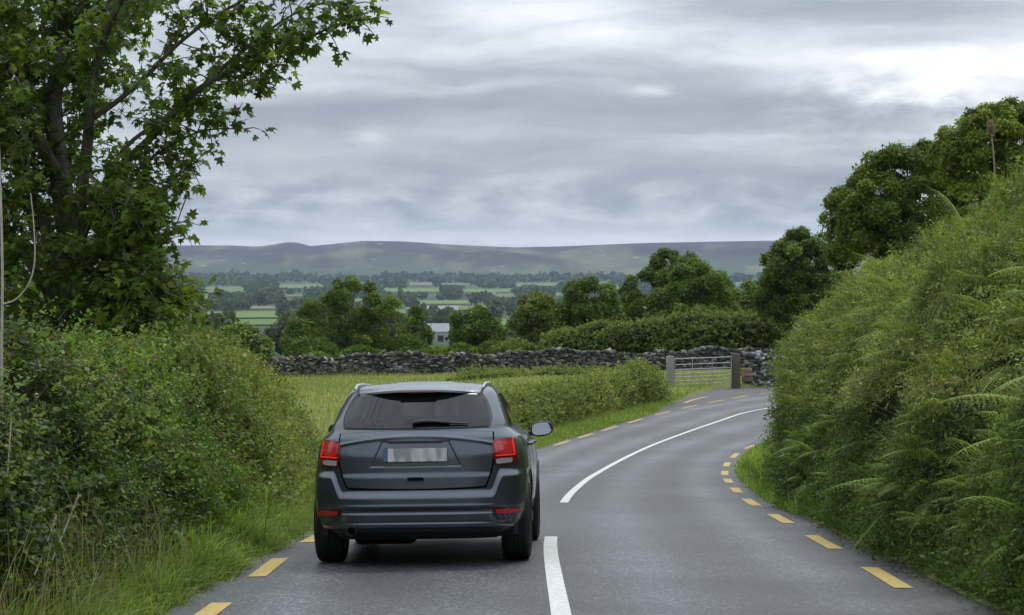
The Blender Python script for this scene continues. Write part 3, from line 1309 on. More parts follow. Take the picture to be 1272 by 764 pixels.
    wip = curve_tube('wiper_arm', [rp(-.03, 1.150, .03), rp(.10, 1.158, .035), rp(.25, 1.150, .03), rp(.44, 1.142, .022)], [.016, .013, .010, .006], M_TRIM, car, 8)
    bm = bmesh.new()
    c = rp(.13, 1.163, .024)
    add_box(bm, c, (.30, .03, .03), Matrix.Rotation(.02, 3, 'Y'), .012)
    bm_obj('wiper_motor_cover', bm, M_TRIM, wip)

    # --- spoiler over the glass
    m_, n_ = 10, 50
    prof = [(1.502, .10, .004), (1.490, -.06, .006), (1.476, -.22, .008), (1.458, -.38, .008), (1.446, -.47, .006), (1.436, -.515, .004), (1.424, -.520, 0), (1.414, -.50, 0), (1.412, -.46, 0), (1.412, -.40, 0)]
    P = np.zeros((len(prof), n_, 3))
    for i, (z, y, o_) in enumerate(prof):
        for j, t in enumerate(np.linspace(-1, 1, n_)):
            wx = np.interp(i, [0, 3, 5, 9], [.49, .545, .575, .545])
            x = wx * t
            P[i, j] = (x, y + .26 * abs(t) ** 3.0 * (1 if i > 1 else .5), z - .030 * abs(t) ** 3.0 - .018 * t * t + o_)
    sp_ = surf('spoiler', P, M_PAINT, car, .01, inward=(0, .3, -1))
    bm = bmesh.new()
    add_box(bm, (.0, -.522, 1.4225), (.30, .014, .014), bev=.003)
    bm_obj('high_brake_light', bm, M_DRED, sp_)

    # --- lamps
    for s_ in (-1, 1):
        def q_(x, z):
            return (s_ * x, z)
        lamp = [q_(.672, .812), q_(.862, .828), q_(.835, 1.038), q_(.655, 1.024)]
        if s_ < 0:
            lamp = [lamp[1], lamp[0], lamp[3], lamp[2]]
        L0 = rear_patch('tail_light', lamp, M_DRED, car, .012, k=.16, m_=18, n_=26)

        def sub(nm, pts, mt, of, k=.2):
            pts = [q_(*p) for p in pts]
            if s_ < 0:
                pts = [pts[1], pts[0], pts[3], pts[2]]
            rear_patch(nm, pts, mt, L0, of, k=k, m_=12, n_=18)
        sub('red_lens', [(.682, .900), (.832, .906), (.812, 1.028), (.668, 1.014)], M_RED, .017)
        sub('light_strip', [(.680, .886), (.838, .892), (.836, .904), (.679, .898)], M_LAMPLIT, .020)
        sub('light_strip', [(.824, .904), (.836, .904), (.816, 1.028), (.804, 1.024)], M_LAMPLIT, .020)
        sub('clear_lens', [(.686, .824), (.812, .834), (.816, .874), (.682, .868)], M_CLEAR, .016)

    # --- bumper: wraps round the corners, higher at the sides than under the tailgate
    mm, nn = 90, 170
    us = np.linspace(-1, 1, nn)
    xf = np.sign(us) * np.abs(us) ** 0.75
    P = np.zeros((mm, nn, 3))
    for j, x_ in enumerate(xf):
        ax = abs(x_)
        ztop = .622 + .165 * smooth(.70, .80, ax)
        zbot = .295 + .07 * smooth(.80, 1.0, ax)
        zz = np.linspace(zbot, ztop, mm)
        xm = ax * .9
        o_ = .040 * np.ones(mm)
        o_ *= smooth(ztop + .004, ztop - .070, zz) * .80 + .20
        # mid crease with the shallow recess below it
        zc_ = .512 - .022 * smooth(.55, .9, ax)
        o_ += .006 * np.exp(-((zz - (.500)) / .010) ** 2) * (1 - smooth(.80, .95, ax))
        d = np.minimum(np.minimum(zz - .355 - 0 * zz, .487 - .00 * ax - zz), ((.735 + (.487 - zz) * .55) - xm) * .8)
        o_ -= .018 * smooth(0, .024, d)
        # raised lip inside the recess
        d2 = np.minimum(np.minimum(zz - .362, .452 - zz), ((.655 + (.45 - zz) * .7) - xm) * .8)
        o_ += .013 * smooth(0, .022, d2)
        # tuck in at the bottom and at the rear wheel
        o_ -= .05 * smooth(.335, .290, zz) * (1 - smooth(.8, 1, ax))
        o_ *= 1 - .75 * smooth(.90, 1.0, ax)
        P[:, j] = rear_pt(np.full(mm, x_), zz, o_)
    bp = surf('rear_bumper', P, M_PAINT, car, .03)
    # black valance under it
    mm2, nn2 = 12, 60
    P = np.zeros((mm2, nn2, 3))
    for j, x_ in enumerate(np.linspace(-.86, .86, nn2)):
        zz = np.linspace(.235 + .0 * abs(x_), .325, mm2)
        P[:, j] = rear_pt(np.full(mm2, x_), zz, np.full(mm2, .020))
    surf('valance', P, M_TRIM, bp, .03)
    for s_ in (-1, 1):
        pts = [(s_ * .665, .434), (s_ * .835, .436), (s_ * .820, .470), (s_ * .640, .472)]
        if s_ < 0:
            pts = [pts[1], pts[0], pts[3], pts[2]]
        rear_patch('reflector', pts, M_RED, bp, .048, k=.12)
    # exhaust
    ex = lathe([(-.16, .040), (.0, .040), (.006, .036), (.0, .033), (-.14, .033)], 24)
    bmesh.ops.rotate(ex, verts=ex.verts[:], matrix=Matrix.Rotation(-math.pi / 2, 3, 'Z'))
    bmesh.ops.translate(ex, verts=ex.verts[:], vec=(-.53, -.79, .30))
    sharp(bm_obj('exhaust_pipe', ex, M_PIPE, car), 40)

    # --- side glass, pillars, dark strips for the door gaps, handles
    for s_ in (-1, 1):
        side_patch('window_surround', [(-.28, 1.118), (1.93, 1.105), (1.25, 1.430), (.02, 1.425)], M_TRIM, car, s_, .003, k=.05, n_=50)
        side_patch('side_window', [(-.19, 1.135), (.16, 1.130), (.19, 1.412), (.02, 1.405)], M_GLASS, car, s_, .007, k=.05)
        side_patch('side_window', [(.20, 1.130), (.92, 1.125), (.88, 1.418), (.23, 1.412)], M_GLASS, car, s_, .007, k=.04)
        side_patch('side_window', [(.98, 1.125), (1.82, 1.120), (1.28, 1.412), (.94, 1.418)], M_GLASS, car, s_, .007, k=.04)
        for pts in ([(.44, .42), (.455, .42), (.215, 1.11), (.20, 1.11)], [(1.20, .34), (1.212, .34), (.962, 1.11), (.95, 1.11)], [(2.22, .34), (2.232, .34), (2.132, 1.05), (2.12, 1.05)]):
            side_patch('door_gap_shade', pts, M_GAP_SHADE, car, s_, .0015, k=0, m_=20, n_=3, thick=.004)  # thin raised strips, the shade of the seams painted as colour
        for y in (.42, 1.38):
            x = float(side_pt(np.array(y), np.array(.97), 1)[0])
            hp = [(s_ * (x + .0), y - .10, .97), (s_ * (x + .030), y - .07, .972), (s_ * (x + .034), y + .05, .976), (s_ * (x + .0), y + .09, .978)]
            curve_tube('door_handle', hp, .013, M_PAINT, car, 8)
        # roof rail
        pts = [(s_ * .535, -.36, 1.450), (s_ * .538, -.24, 1.474), (s_ * .540, -.08, 1.488), (s_ * .545, .35, 1.497), (s_ * .540, .8, 1.494), (s_ * .535, 1.05, 1.485), (s_ * .53, 1.14, 1.455)]
        curve_tube('roof_rail', pts, [.010, .015, .015, .015, .015, .010], M_RAIL, car, 10)
        # door mirror
        mx, my, mz = s_ * (.965 if s_ > 0 else .935), 1.80, 1.085
        bm = bmesh.new()
        bmesh.ops.create_uvsphere(bm, u_segments=28, v_segments=18, radius=1)
        for v in bm.verts:
            x, y, z = v.co
            e = lambda q0: math.copysign(abs(q0) ** .72, q0)
            x, z = e(x), e(z)
            y2 = y if y > 0 else max(y, -.42)
            v.co = (x * .104 * (1 - .12 * (z < 0) * 0) , y2 * .085, z * .072 + x * s_ * .010)
        bmesh.ops.translate(bm, verts=bm.verts[:], vec=(mx, my, mz))
        mh = bm_obj('door_mirror', bm, M_TRIM, car)
        sharp(mh, 45)
        bm = bmesh.new()
        bmesh.ops.create_circle(bm, cap_ends=True, segments=36, radius=1)
        for v in bm.verts:
            x, z = v.co.x, v.co.y
            e = lambda q0: math.copysign(abs(q0) ** .66, q0)
            v.co = (e(x) * .090, 0, e(z) * .058 + e(x) * s_ * .008)
        bmesh.ops.rotate(bm, verts=bm.verts[:], matrix=Matrix.Rotation(-.10 * s_ * -1, 3, 'Z'))
        bmesh.ops.rotate(bm, verts=bm.verts[:], matrix=Matrix.Rotation(-.045, 3, 'X'))
        bmesh.ops.translate(bm, verts=bm.verts[:], vec=(mx, my - .0440, mz))
        bmesh.ops.solidify(bm, geom=bm.faces[:], thickness=.004)
        bm_obj('mirror_glass', bm, M_MIRROR, mh)
        curve_tube('mirror_stalk', [(s_ * .80, my + .02, 1.045), (s_ * .85, my + .02, 1.045), (s_ * .89, my + .02, 1.05)], [.028, .022, .026], M_TRIM, mh, 10)
    # aerial fin
    bm = bmesh.new()
    vs = [bm.verts.new(p) for p in ((-.018, 0.02, 1.52), (.018, .02, 1.52), (.018, .20, 1.54), (-.018, .20, 1.54), (0, .03, 1.585), (0, .07, 1.59))]
    # front glass and lamps, out of sight of the photograph but part of the car
    bm.free()

    def front_pt(xf_, z, off):
        w, yf = HW(z), YF(z)
        af = np.interp(z, [.9, 1.1, 1.5], [1.1, .7, .5])
        sn = np.abs(xf_) ** 1.3
        cs = np.sqrt(np.clip(1 - sn ** 2, 0, 1)) ** (2 / 2.3)
        return np.stack([xf_ * w, yf - af * (1 - cs) + off, z + 0 * w], -1)
    u, v = np.meshgrid(np.linspace(-.86, .86, 30), np.linspace(1.13, 1.42, 12))
    surf('windscreen', front_pt(u, v, .008), M_GLASS, car, .012, inward=(0, -1, 0))
    u, v = np.meshgrid(np.linspace(-.45, .45, 20), np.linspace(.55, .74, 8))
    surf('grille', front_pt(u, v, .008), M_TRIM, car, .012, inward=(0, -1, 0))
    for s_ in (-1, 1):
        u, v = np.meshgrid(np.linspace(.55, .9, 14) * s_, np.linspace(.68, .80, 8))
        surf('headlight', front_pt(u, v, .010), M_CLEAR, car, .012, inward=(0, -1, 0))
    return car


build_car()


# =================================================================== vegetation
T_RHOMB = (np.array([(0, 0, 0), (-.30, .45, .06), (0, 1, -.04), (.30, .45, .06)], float), np.array([(0, 3, 2, 1)]))
T_OVAL = (np.array([(0, 0, 0), (.25, .25, .05), (.31, .55, .05), (0, 1, -.06), (-.31, .55, .05), (-.25, .25, .05), (0, .5, -.02)], float),
          np.array([(0, 1, 6, 5), (1, 2, 3, 6), (6, 3, 4, 5)]))
# a lobed sycamore leaf: quads from the stalk end
T_LOBED = (np.array([(0, 0, 0), (.52, .10, -.05), (.24, .33, .03), (.50, .60, -.05), (.17, .58, .03), (0, 1.0, -.08),
                     (-.17, .58, .03), (-.50, .60, -.05), (-.24, .33, .03), (-.52, .10, -.05)], float),
           np.array([(0, 1, 2, 8), (0, 2, 8, 9), (2, 3, 4, 8), (8, 4, 6, 7), (4, 5, 6, 8)]))
T_LOBED = (T_LOBED[0], np.array([(0, 1, 2, 0), (0, 2, 3, 4), (0, 4, 5, 6), (0, 6, 7, 8), (0, 8, 9, 0)]))


def lobed_tris():
    V = np.array([(0, 0.02, 0), (.30, -.05, -.02), (.50, .16, -.06), (.25, .30, .03), (.46, .66, -.07), (.15, .60, .03), (0, 1.0, -.10),
                  (-.15, .60, .03), (-.46, .66, -.07), (-.25, .30, .03), (-.50, .16, -.06), (-.30, -.05, -.02), (0, .35, .04)], float)
    o = [0, 1, 2, 3, 4, 5, 6, 7, 8, 9, 10, 11]
    F = [(12, o[i], o[(i + 1) % 12]) for i in range(12)]
    return V, np.array(F)


T_SYC = lobed_tris()


def stamp(tmpl, pos, d, nrm, size, color, wfac=1.0):
    """place a template at many places: d = leaf axis, nrm = upper side"""
    TV, TF = tmpl
    d = unit(d)
    side = unit(np.cross(d, nrm))
    n_ = np.cross(side, d)
    size = np.asarray(size, float).reshape(-1, 1, 1)
    V = pos[:, None, :] + size * (TV[None, :, 0:1] * wfac * side[:, None, :] + TV[None, :, 1:2] * d[:, None, :] + TV[None, :, 2:3] * n_[:, None, :])
    k = len(TV)
    F = (np.arange(len(pos))[:, None, None] * k + TF[None]).reshape(-1, TF.shape[1])
    C = np.repeat(color, k, axis=0)
    return V.reshape(-1, 3), F, C


def rnd(n_, k=3):
    return rng.normal(size=(n_, k))


def palette(P, cols, scale=1.0, seed=0, jit=0.25, sharpness=1.0):
    """choose among leaf colours in patches (species and age), with a jitter for each leaf"""
    cols = np.array(cols, float)
    v = (vnoise(P, scale, seed, 3) * 0.9 * sharpness + 1) / 2 + rng.normal(size=len(P)) * 0.10
    v = np.clip(v, 0, .9999) * (len(cols) - 1)
    i = np.floor(v).astype(int)
    f = (v - i)[:, None]
    c = cols[i] * (1 - f) + cols[np.minimum(i + 1, len(cols) - 1)] * f
    j = np.exp(rng.normal(size=(len(P), 1)) * jit)
    hue = 1 + rng.normal(size=(len(P), 3)) * 0.07
    return np.clip(c * j * hue, 0.003, .8)


def grid_normals(P):
    du = np.gradient(P, axis=0)
    dv = np.gradient(P, axis=1)
    return unit(np.cross(du, dv))


def sample_grid(P, dens):
    """random points of a grid surface; dens(points)->per m2. returns pos, normal"""
    Nn = grid_normals(P)
    a, b_, c, d = P[:-1, :-1], P[1:, :-1], P[1:, 1:], P[:-1, 1:]
    area = 0.5 * (np.linalg.norm(np.cross(b_ - a, d - a), axis=-1) + np.linalg.norm(np.cross(b_ - c, d - c), axis=-1))
    ctr = (a + c) / 2
    w = area * dens(ctr.reshape(-1, 3)).reshape(area.shape)
    cnt = rng.poisson(w)
    ii, jj = np.nonzero(cnt)
    rep_ = cnt[ii, jj]
    ii, jj = np.repeat(ii, rep_), np.repeat(jj, rep_)
    u, v = rng.random(len(ii))[:, None], rng.random(len(ii))[:, None]
    pos = (1 - u) * (1 - v) * P[ii, jj] + u * (1 - v) * P[ii + 1, jj] + u * v * P[ii + 1, jj + 1] + (1 - u) * v * P[ii, jj + 1]
    return pos, Nn[ii, jj]


def sprigs(pos, nrm, k, length, lsize, cols, tmpl=T_OVAL, up=0.5, droop=0.25, cscale=1.0, cseed=0, depth=0.15, jit=0.25, sharpness=1.0, lean=None, wfac=1.0):
    n_ = len(pos)
    if n_ == 0:
        return None
    base = pos - nrm * (rng.random((n_, 1)) ** 1.2 * depth)
    A = unit(nrm * 0.7 + np.array([0, 0, up]) + rnd(n_) * 0.55 + (0 if lean is None else lean))
    L = length * np.exp(rng.normal(size=(n_, 1)) * 0.35)
    t = (np.arange(k) + 0.5) / k
    pts = base[:, None, :] + A[:, None, :] * (L * t[None, :])[:, :, None]
    pts[:, :, 2] -= droop * L * t[None, :] ** 2
    B = unit(np.cross(A, rnd(n_)))
    ph = rng.random((n_, 1)) * 6.28 + np.arange(k)[None, :] * 2.4
    B2 = np.cross(A, B)
    side = np.cos(ph)[..., None] * B[:, None, :] + np.sin(ph)[..., None] * B2[:, None, :]
    d = unit(side * 0.9 + A[:, None, :] * 0.55 + rnd(n_ * k).reshape(n_, k, 3) * 0.25)
    nn = unit(A[:, None, :] * 0.6 + np.array([0, 0, .7]) + nrm[:, None, :] * 0.35 + rnd(n_ * k).reshape(n_, k, 3) * 0.35)
    P2 = pts.reshape(-1, 3)
    c = palette(base, cols, cscale, cseed, jit * 0.6, sharpness)
    c = np.repeat(c, k, axis=0) * np.exp(rng.normal(size=(n_ * k, 1)) * jit * 0.7)
    sz = lsize * np.exp(rng.normal(size=n_ * k) * 0.28)
    return stamp(tmpl, P2, d.reshape(-1, 3), nn.reshape(-1, 3), sz, c, wfac)


def section_surface(path, outv, sec, nt=26, amp=0.2, nscale=0.9, seed=1):
    """path (k,2), outv (k,2) pointing to the road, sec(i) -> list of (outward offset, height)"""
    k = len(path)
    P = np.zeros((k, nt, 3))
    for i in range(k):
        q_ = np.array(sec(i), float)
        d = np.concatenate([[0], np.cumsum(np.linalg.norm(np.diff(q_, axis=0), axis=1))])
        s_ = np.linspace(0, d[-1], nt)
        o_, h_ = np.interp(s_, d, q_[:, 0]), np.interp(s_, d, q_[:, 1])
        P[i, :, 0] = path[i, 0] + outv[i, 0] * o_
        P[i, :, 1] = path[i, 1] + outv[i, 1] * o_
        P[i, :, 2] = h_
    Nn = grid_normals(P)
    v = vnoise(P.reshape(-1, 3), nscale, seed, 3).reshape(k, nt, 1)
    fall = np.ones(nt)
    fall[:4] = (0.0, .25, .5, .8)
    P = P + Nn * v * amp * fall[None, :, None]
    return P


def orient(P, toward):
    """flip grid so that normals face `toward` (xy vector or point up)"""
    Nn = grid_normals(P)
    m_ = Nn.reshape(-1, 3).mean(0)
    if m_ @ np.asarray(toward, float) < 0:
        return P[:, ::-1].copy()
    return P


def grid_faces(P):
    ny, nx = P.shape[:2]
    i = np.arange(ny - 1)[:, None] * nx
    j = np.arange(nx - 1)[None, :]
    return P.reshape(-1, 3), np.stack([i + j, i + j + 1, i + nx + j + 1, i + nx + j], -1).reshape(-1, 4)


def join_mesh(name, parts, mat, parent=None):
    a = Acc()
    for p in parts:
        if p is None:
            continue
        a.add(*p)
    return link(name, a.mesh(name), mat, parent)


def settle(root):
    """parts were modelled in world coordinates: bring them back under their thing"""
    for c in bpy.data.objects:
        if c.parent is root:
            c.location = -root.location


def blades(pos, h, w, cols, lean=0.5, cscale=1.0, seed=0, bias=None, jit=0.3):
    """grass blades: three-segment bent strips"""
    n_ = len(pos)
    dirn = rnd(n_, 3)
    dirn[:, 2] = 0
    if bias is not None:
        dirn = dirn + np.array(bias, float) * 1.0
    dirn = unit(dirn)
    side = np.cross(dirn, (0, 0, 1.0))
    hh = h * np.exp(rng.normal(size=n_) * 0.32)
    ll = lean * np.abs(rng.normal(size=n_) * 0.6 + 0.7)
    ts = np.array([0, .4, .75, 1.0])
    wd = np.array([1.0, .85, .5, .06])
    V = np.zeros((n_, 8, 3))
    for i, t in enumerate(ts):
        c = pos + dirn * (hh * ll * t ** 1.8)[:, None]
        c[:, 2] += hh * (t - 0.38 * np.minimum(ll, 1.3) * t ** 2.4)
        wv = side * (w * wd[i] * np.exp(rng.normal(size=1) * 0))
        V[:, 2 * i] = c - wv / 2
        V[:, 2 * i + 1] = c + wv / 2
    F = np.array([(0, 1, 3, 2), (2, 3, 5, 4), (4, 5, 7, 6)])
    Fs = (np.arange(n_)[:, None, None] * 8 + F[None]).reshape(-1, 4)
    c = palette(pos, cols, cscale, seed, jit)
    return V.reshape(-1, 3), Fs, np.repeat(c, 8, axis=0)


def fronds(base, d0, length, cols, npair=15, npin=6, seed=0, droop=0.9, cscale=1.0):
    """bracken fronds; each pinna is a row of small cross leaflets"""
    n_ = len(base)
    d0 = unit(d0)
    L = (length * np.exp(rng.normal(size=n_) * 0.22))
    horiz = d0.copy()
    horiz[:, 2] = 0
    horiz = unit(horiz + 1e-3)
    t = np.linspace(0.08, 1, npair)
    # rachis: starts along d0, bends over towards the horizontal and down
    def rach(tt):
        p = base[:, None, :] + L[:, None, None] * (d0[:, None, :] * (tt - 0.30 * droop * tt ** 2)[None, :, None] + horiz[:, None, :] * (0.25 * droop * tt ** 2)[None, :, None])
        p[:, :, 2] -= (L[:, None] * droop * 0.34 * tt[None, :] ** 2.4)
        return p
    P0 = rach(t)
    tang = unit(rach(t + 0.02) - P0)
    up = np.array([0, 0, 1.0])
    side = unit(np.cross(tang, up) + 1e-4)
    nrm = np.cross(side, tang)
    plen = (0.34 * np.sin(np.pi * np.clip(t * 0.80 + 0.20, 0, 1)) ** 0.8 * (1 - t * 0.15))
    col = palette(base, cols, cscale, seed, 0.16)
    outs = []
    q_ = (np.arange(npin) + 0.5) / npin
    for s_ in (-1, 1):
        pd = unit(side * s_ + tang * 0.42 + nrm * -0.12)
        for qi in q_:
            ll = plen[None, :] * L[:, None]
            c0 = P0 + pd * (ll * qi)[..., None] - nrm * (ll * 0.22 * qi ** 2)[..., None]
            width = ll * 0.21 * (1 - qi * 0.70)
            sz = (width * 1.0).reshape(-1)
            dd = unit(tang * 0.9 + pd * 0.35)
            cpos = c0.reshape(-1, 3) - dd.reshape(-1, 3) * (sz * 0.5)[:, None]
            C = np.repeat(col, len(t), axis=0) * np.exp(rng.normal(size=(n_ * len(t), 1)) * 0.10)
            outs.append(stamp(T_RHOMB, cpos, dd.reshape(-1, 3), nrm.reshape(-1, 3) + rnd(len(cpos)) * .18, sz, C, wfac=0.75))
    # rachis strip
    tt = np.linspace(0, 1, 7)
    Q = rach(tt)
    tg = unit(np.gradient(Q, axis=1))
    sd = unit(np.cross(tg, up) + 1e-4)
    wv = (0.006 * (1 - 0.7 * tt))[None, :, None]
    V = np.stack([Q - sd * wv, Q + sd * wv], 2).reshape(n_, -1, 3)
    F = np.array([(2 * i, 2 * i + 1, 2 * i + 3, 2 * i + 2) for i in range(6)])
    outs.append((V.reshape(-1, 3), (np.arange(n_)[:, None, None] * 14 + F[None]).reshape(-1, 4), np.repeat(col * 1.2, 14, axis=0)))
    return outs


DKG = (0.026, 0.044, 0.009)
MDG = (0.055, 0.088, 0.015)
LTG = (0.100, 0.150, 0.024)
YLG = (0.170, 0.215, 0.034)
BRN = (0.075, 0.060, 0.022)

# scale of ground distance -> detail
def lod(P, d0=16.0):
    dist = np.linalg.norm(P - np.array([0, 0, CZ]), axis=1)
    return np.clip(d0 / dist, 0.12, 1.3)


def two_lods(pos, nrm):
    d = np.linalg.norm(pos - np.array([0, 0, CZ]), axis=1)
    return d


# ------------------------------------------------------------- left hedge
def path_offset_from(E, off, y0, y1, step=0.4):
    T = np.gradient(E, axis=0)
    T /= np.linalg.norm(T, axis=1)[:, None]
    Nn = np.stack([T[:, 1], -T[:, 0]], 1)
    P = E + Nn * off
    P = P[(P[:, 1] > y0) & (P[:, 1] < y1)]
    P = resample(relax(P, 30), step)[0]
    T = np.gradient(P, axis=0)
    T /= np.linalg.norm(T, axis=1)[:, None]
    return P, np.stack([T[:, 1], -T[:, 0]], 1)


def build_left_hedge():
    hedge = empty('hedge', (-2.9, 24, float(G(24))))
    tag(hedge, 'tall mixed hedgerow on the left with bramble and hawthorn, beside the grey car', 'hedge')
    P, T = path_offset_from(EL, -0.75, 8.0, 37.5, 0.3)
    P = P - T * (0.06 + 1.30 * smooth(22, 36, P[:, 1]))[:, None]
    # local height along the hedge
    Yk = [5, 11, 14, 18, 23, 28, 33, 37.5]
    Hk = [1.45, 1.42, 1.48, 1.68, 1.84, 1.86, 1.80, 1.6]
    Wk = [1.0, 1.0, 1.0, 1.0, 1.0, 1.0, .95, .8]

    def sec(i):
        y = P[i, 1]
        g_ = float(terrain_z(P[i, 0], y))
        h = float(np.interp(y, Yk, Hk)) + 0.10 * math.sin(y * 1.7) + .08 * math.sin(y * 4.1 + 1)
        w = float(np.interp(y, Yk, Wk))
        end = float(smooth(38.0, 36.0, y)) * .6 + .4
        h *= end
        return [(.10 * w, g_ + .02), (.0, g_ + .35), (-.30 * w, g_ + .55 * h), (-.55 * w, g_ + .85 * h), (-.95 * w, g_ + h), (-1.5 * w, g_ + h * 1.02), (-2.0 * w, g_ + h * .85), (-2.2 * w, g_ + .1)]
    S_ = section_surface(P, T, sec, 44, .42, 1.0, 41)
    S_ = orient(S_, (1, -.3, .8))
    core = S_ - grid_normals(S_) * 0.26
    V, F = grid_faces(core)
    link('dark_core', np_mesh('dark_core', V, F), M_CORE, hedge, True)
    d1 = lambda q_: 400 * lod(q_) ** 1.25 * (q_[:, 0] > -6.5)
    pos, nr = sample_grid(S_, d1)
    keep = vnoise(pos, 2.0, 7, 3) > -0.24
    pos, nr = pos[keep], nr[keep]
    print('left hedge sprigs', len(pos))
    dist = np.linalg.norm(pos, axis=1)
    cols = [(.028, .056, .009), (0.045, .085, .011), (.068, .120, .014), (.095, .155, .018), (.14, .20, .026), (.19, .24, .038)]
    parts = []
    m_ = dist < 22
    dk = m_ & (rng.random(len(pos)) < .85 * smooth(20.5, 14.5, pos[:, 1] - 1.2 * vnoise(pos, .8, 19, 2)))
    m1 = m_ & ~dk
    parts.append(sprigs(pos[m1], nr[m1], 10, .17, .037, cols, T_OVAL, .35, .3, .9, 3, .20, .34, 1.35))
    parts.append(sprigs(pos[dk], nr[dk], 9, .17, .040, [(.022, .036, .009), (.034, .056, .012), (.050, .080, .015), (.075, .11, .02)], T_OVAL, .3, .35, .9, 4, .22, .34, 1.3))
    parts.append(sprigs(pos[~m_], nr[~m_], 9, .22, .050, [(.06, .09, .018), (.09, .13, .022), (.12, .17, .028), (.16, .20, .035), (.20, .22, .05), (.20, .18, .06)], T_RHOMB, .45, .25, .5, 5, .16, .3, 1.15))
    # long shoots poking out of the top and the face
    sh, ns = sample_grid(S_[:, 8:34], lambda q_: 13 * lod(q_))
    k_ = sh[:, 1] > 11.5
    sh, ns = sh[k_], ns[k_]
    parts.append(sprigs(sh, ns, 14, .50, .036, [MDG, LTG, YLG], T_OVAL, .9, .35, .5, 9, .0, .25))
    # reddish young bramble leaves
    sh, ns = sample_grid(S_, lambda q_: 6 * lod(q_))
    parts.append(sprigs(sh, ns, 6, .2, .045, [(.09, .045, .02), (.10, .08, .025), YLG], T_OVAL, .3, .3, .8, 12, .0, .2))
    o = join_mesh('foliage', parts, M_LEAF_GLOSS, hedge)
    # bare stems seen in the gaps
    a = Acc()
    st, sn = sample_grid(core, lambda q_: 3.0 * lod(q_))
    for p, n_ in zip(st, sn):
        d = unit(np.array(n_) * .5 + np.array([0, 0, .8]) + rng.normal(size=3) * .5)
        L = rng.uniform(.3, .7)
        q_ = np.array([p - d * .1, p + d * L * .5 + rng.normal(size=3) * .03, p + d * L + np.array([0, 0, -.05])])
        a.add(*tube_arrays(q_, [.006, .005, .002], 4))
    link('stems', a.mesh('stems'), M_BARK, hedge)['kind'] = 'stuff'
    # small pale bramble blossoms
    fl, fn = sample_grid(S_, lambda q_: .5 * lod(q_))
    k = 5
    pp = np.repeat(fl + fn * .06, k, axis=0) + rnd(len(fl) * k) * .010
    dd = rnd(len(pp))
    v = stamp(T_OVAL, pp, dd, np.repeat(fn, k, axis=0) + rnd(len(pp)) * .4, np.full(len(pp), .022), np.tile((.55, .52, .5), (len(pp), 1)))
    join_mesh('blossom', [v], M_GRASS, hedge)['kind'] = 'stuff'
    settle(hedge)


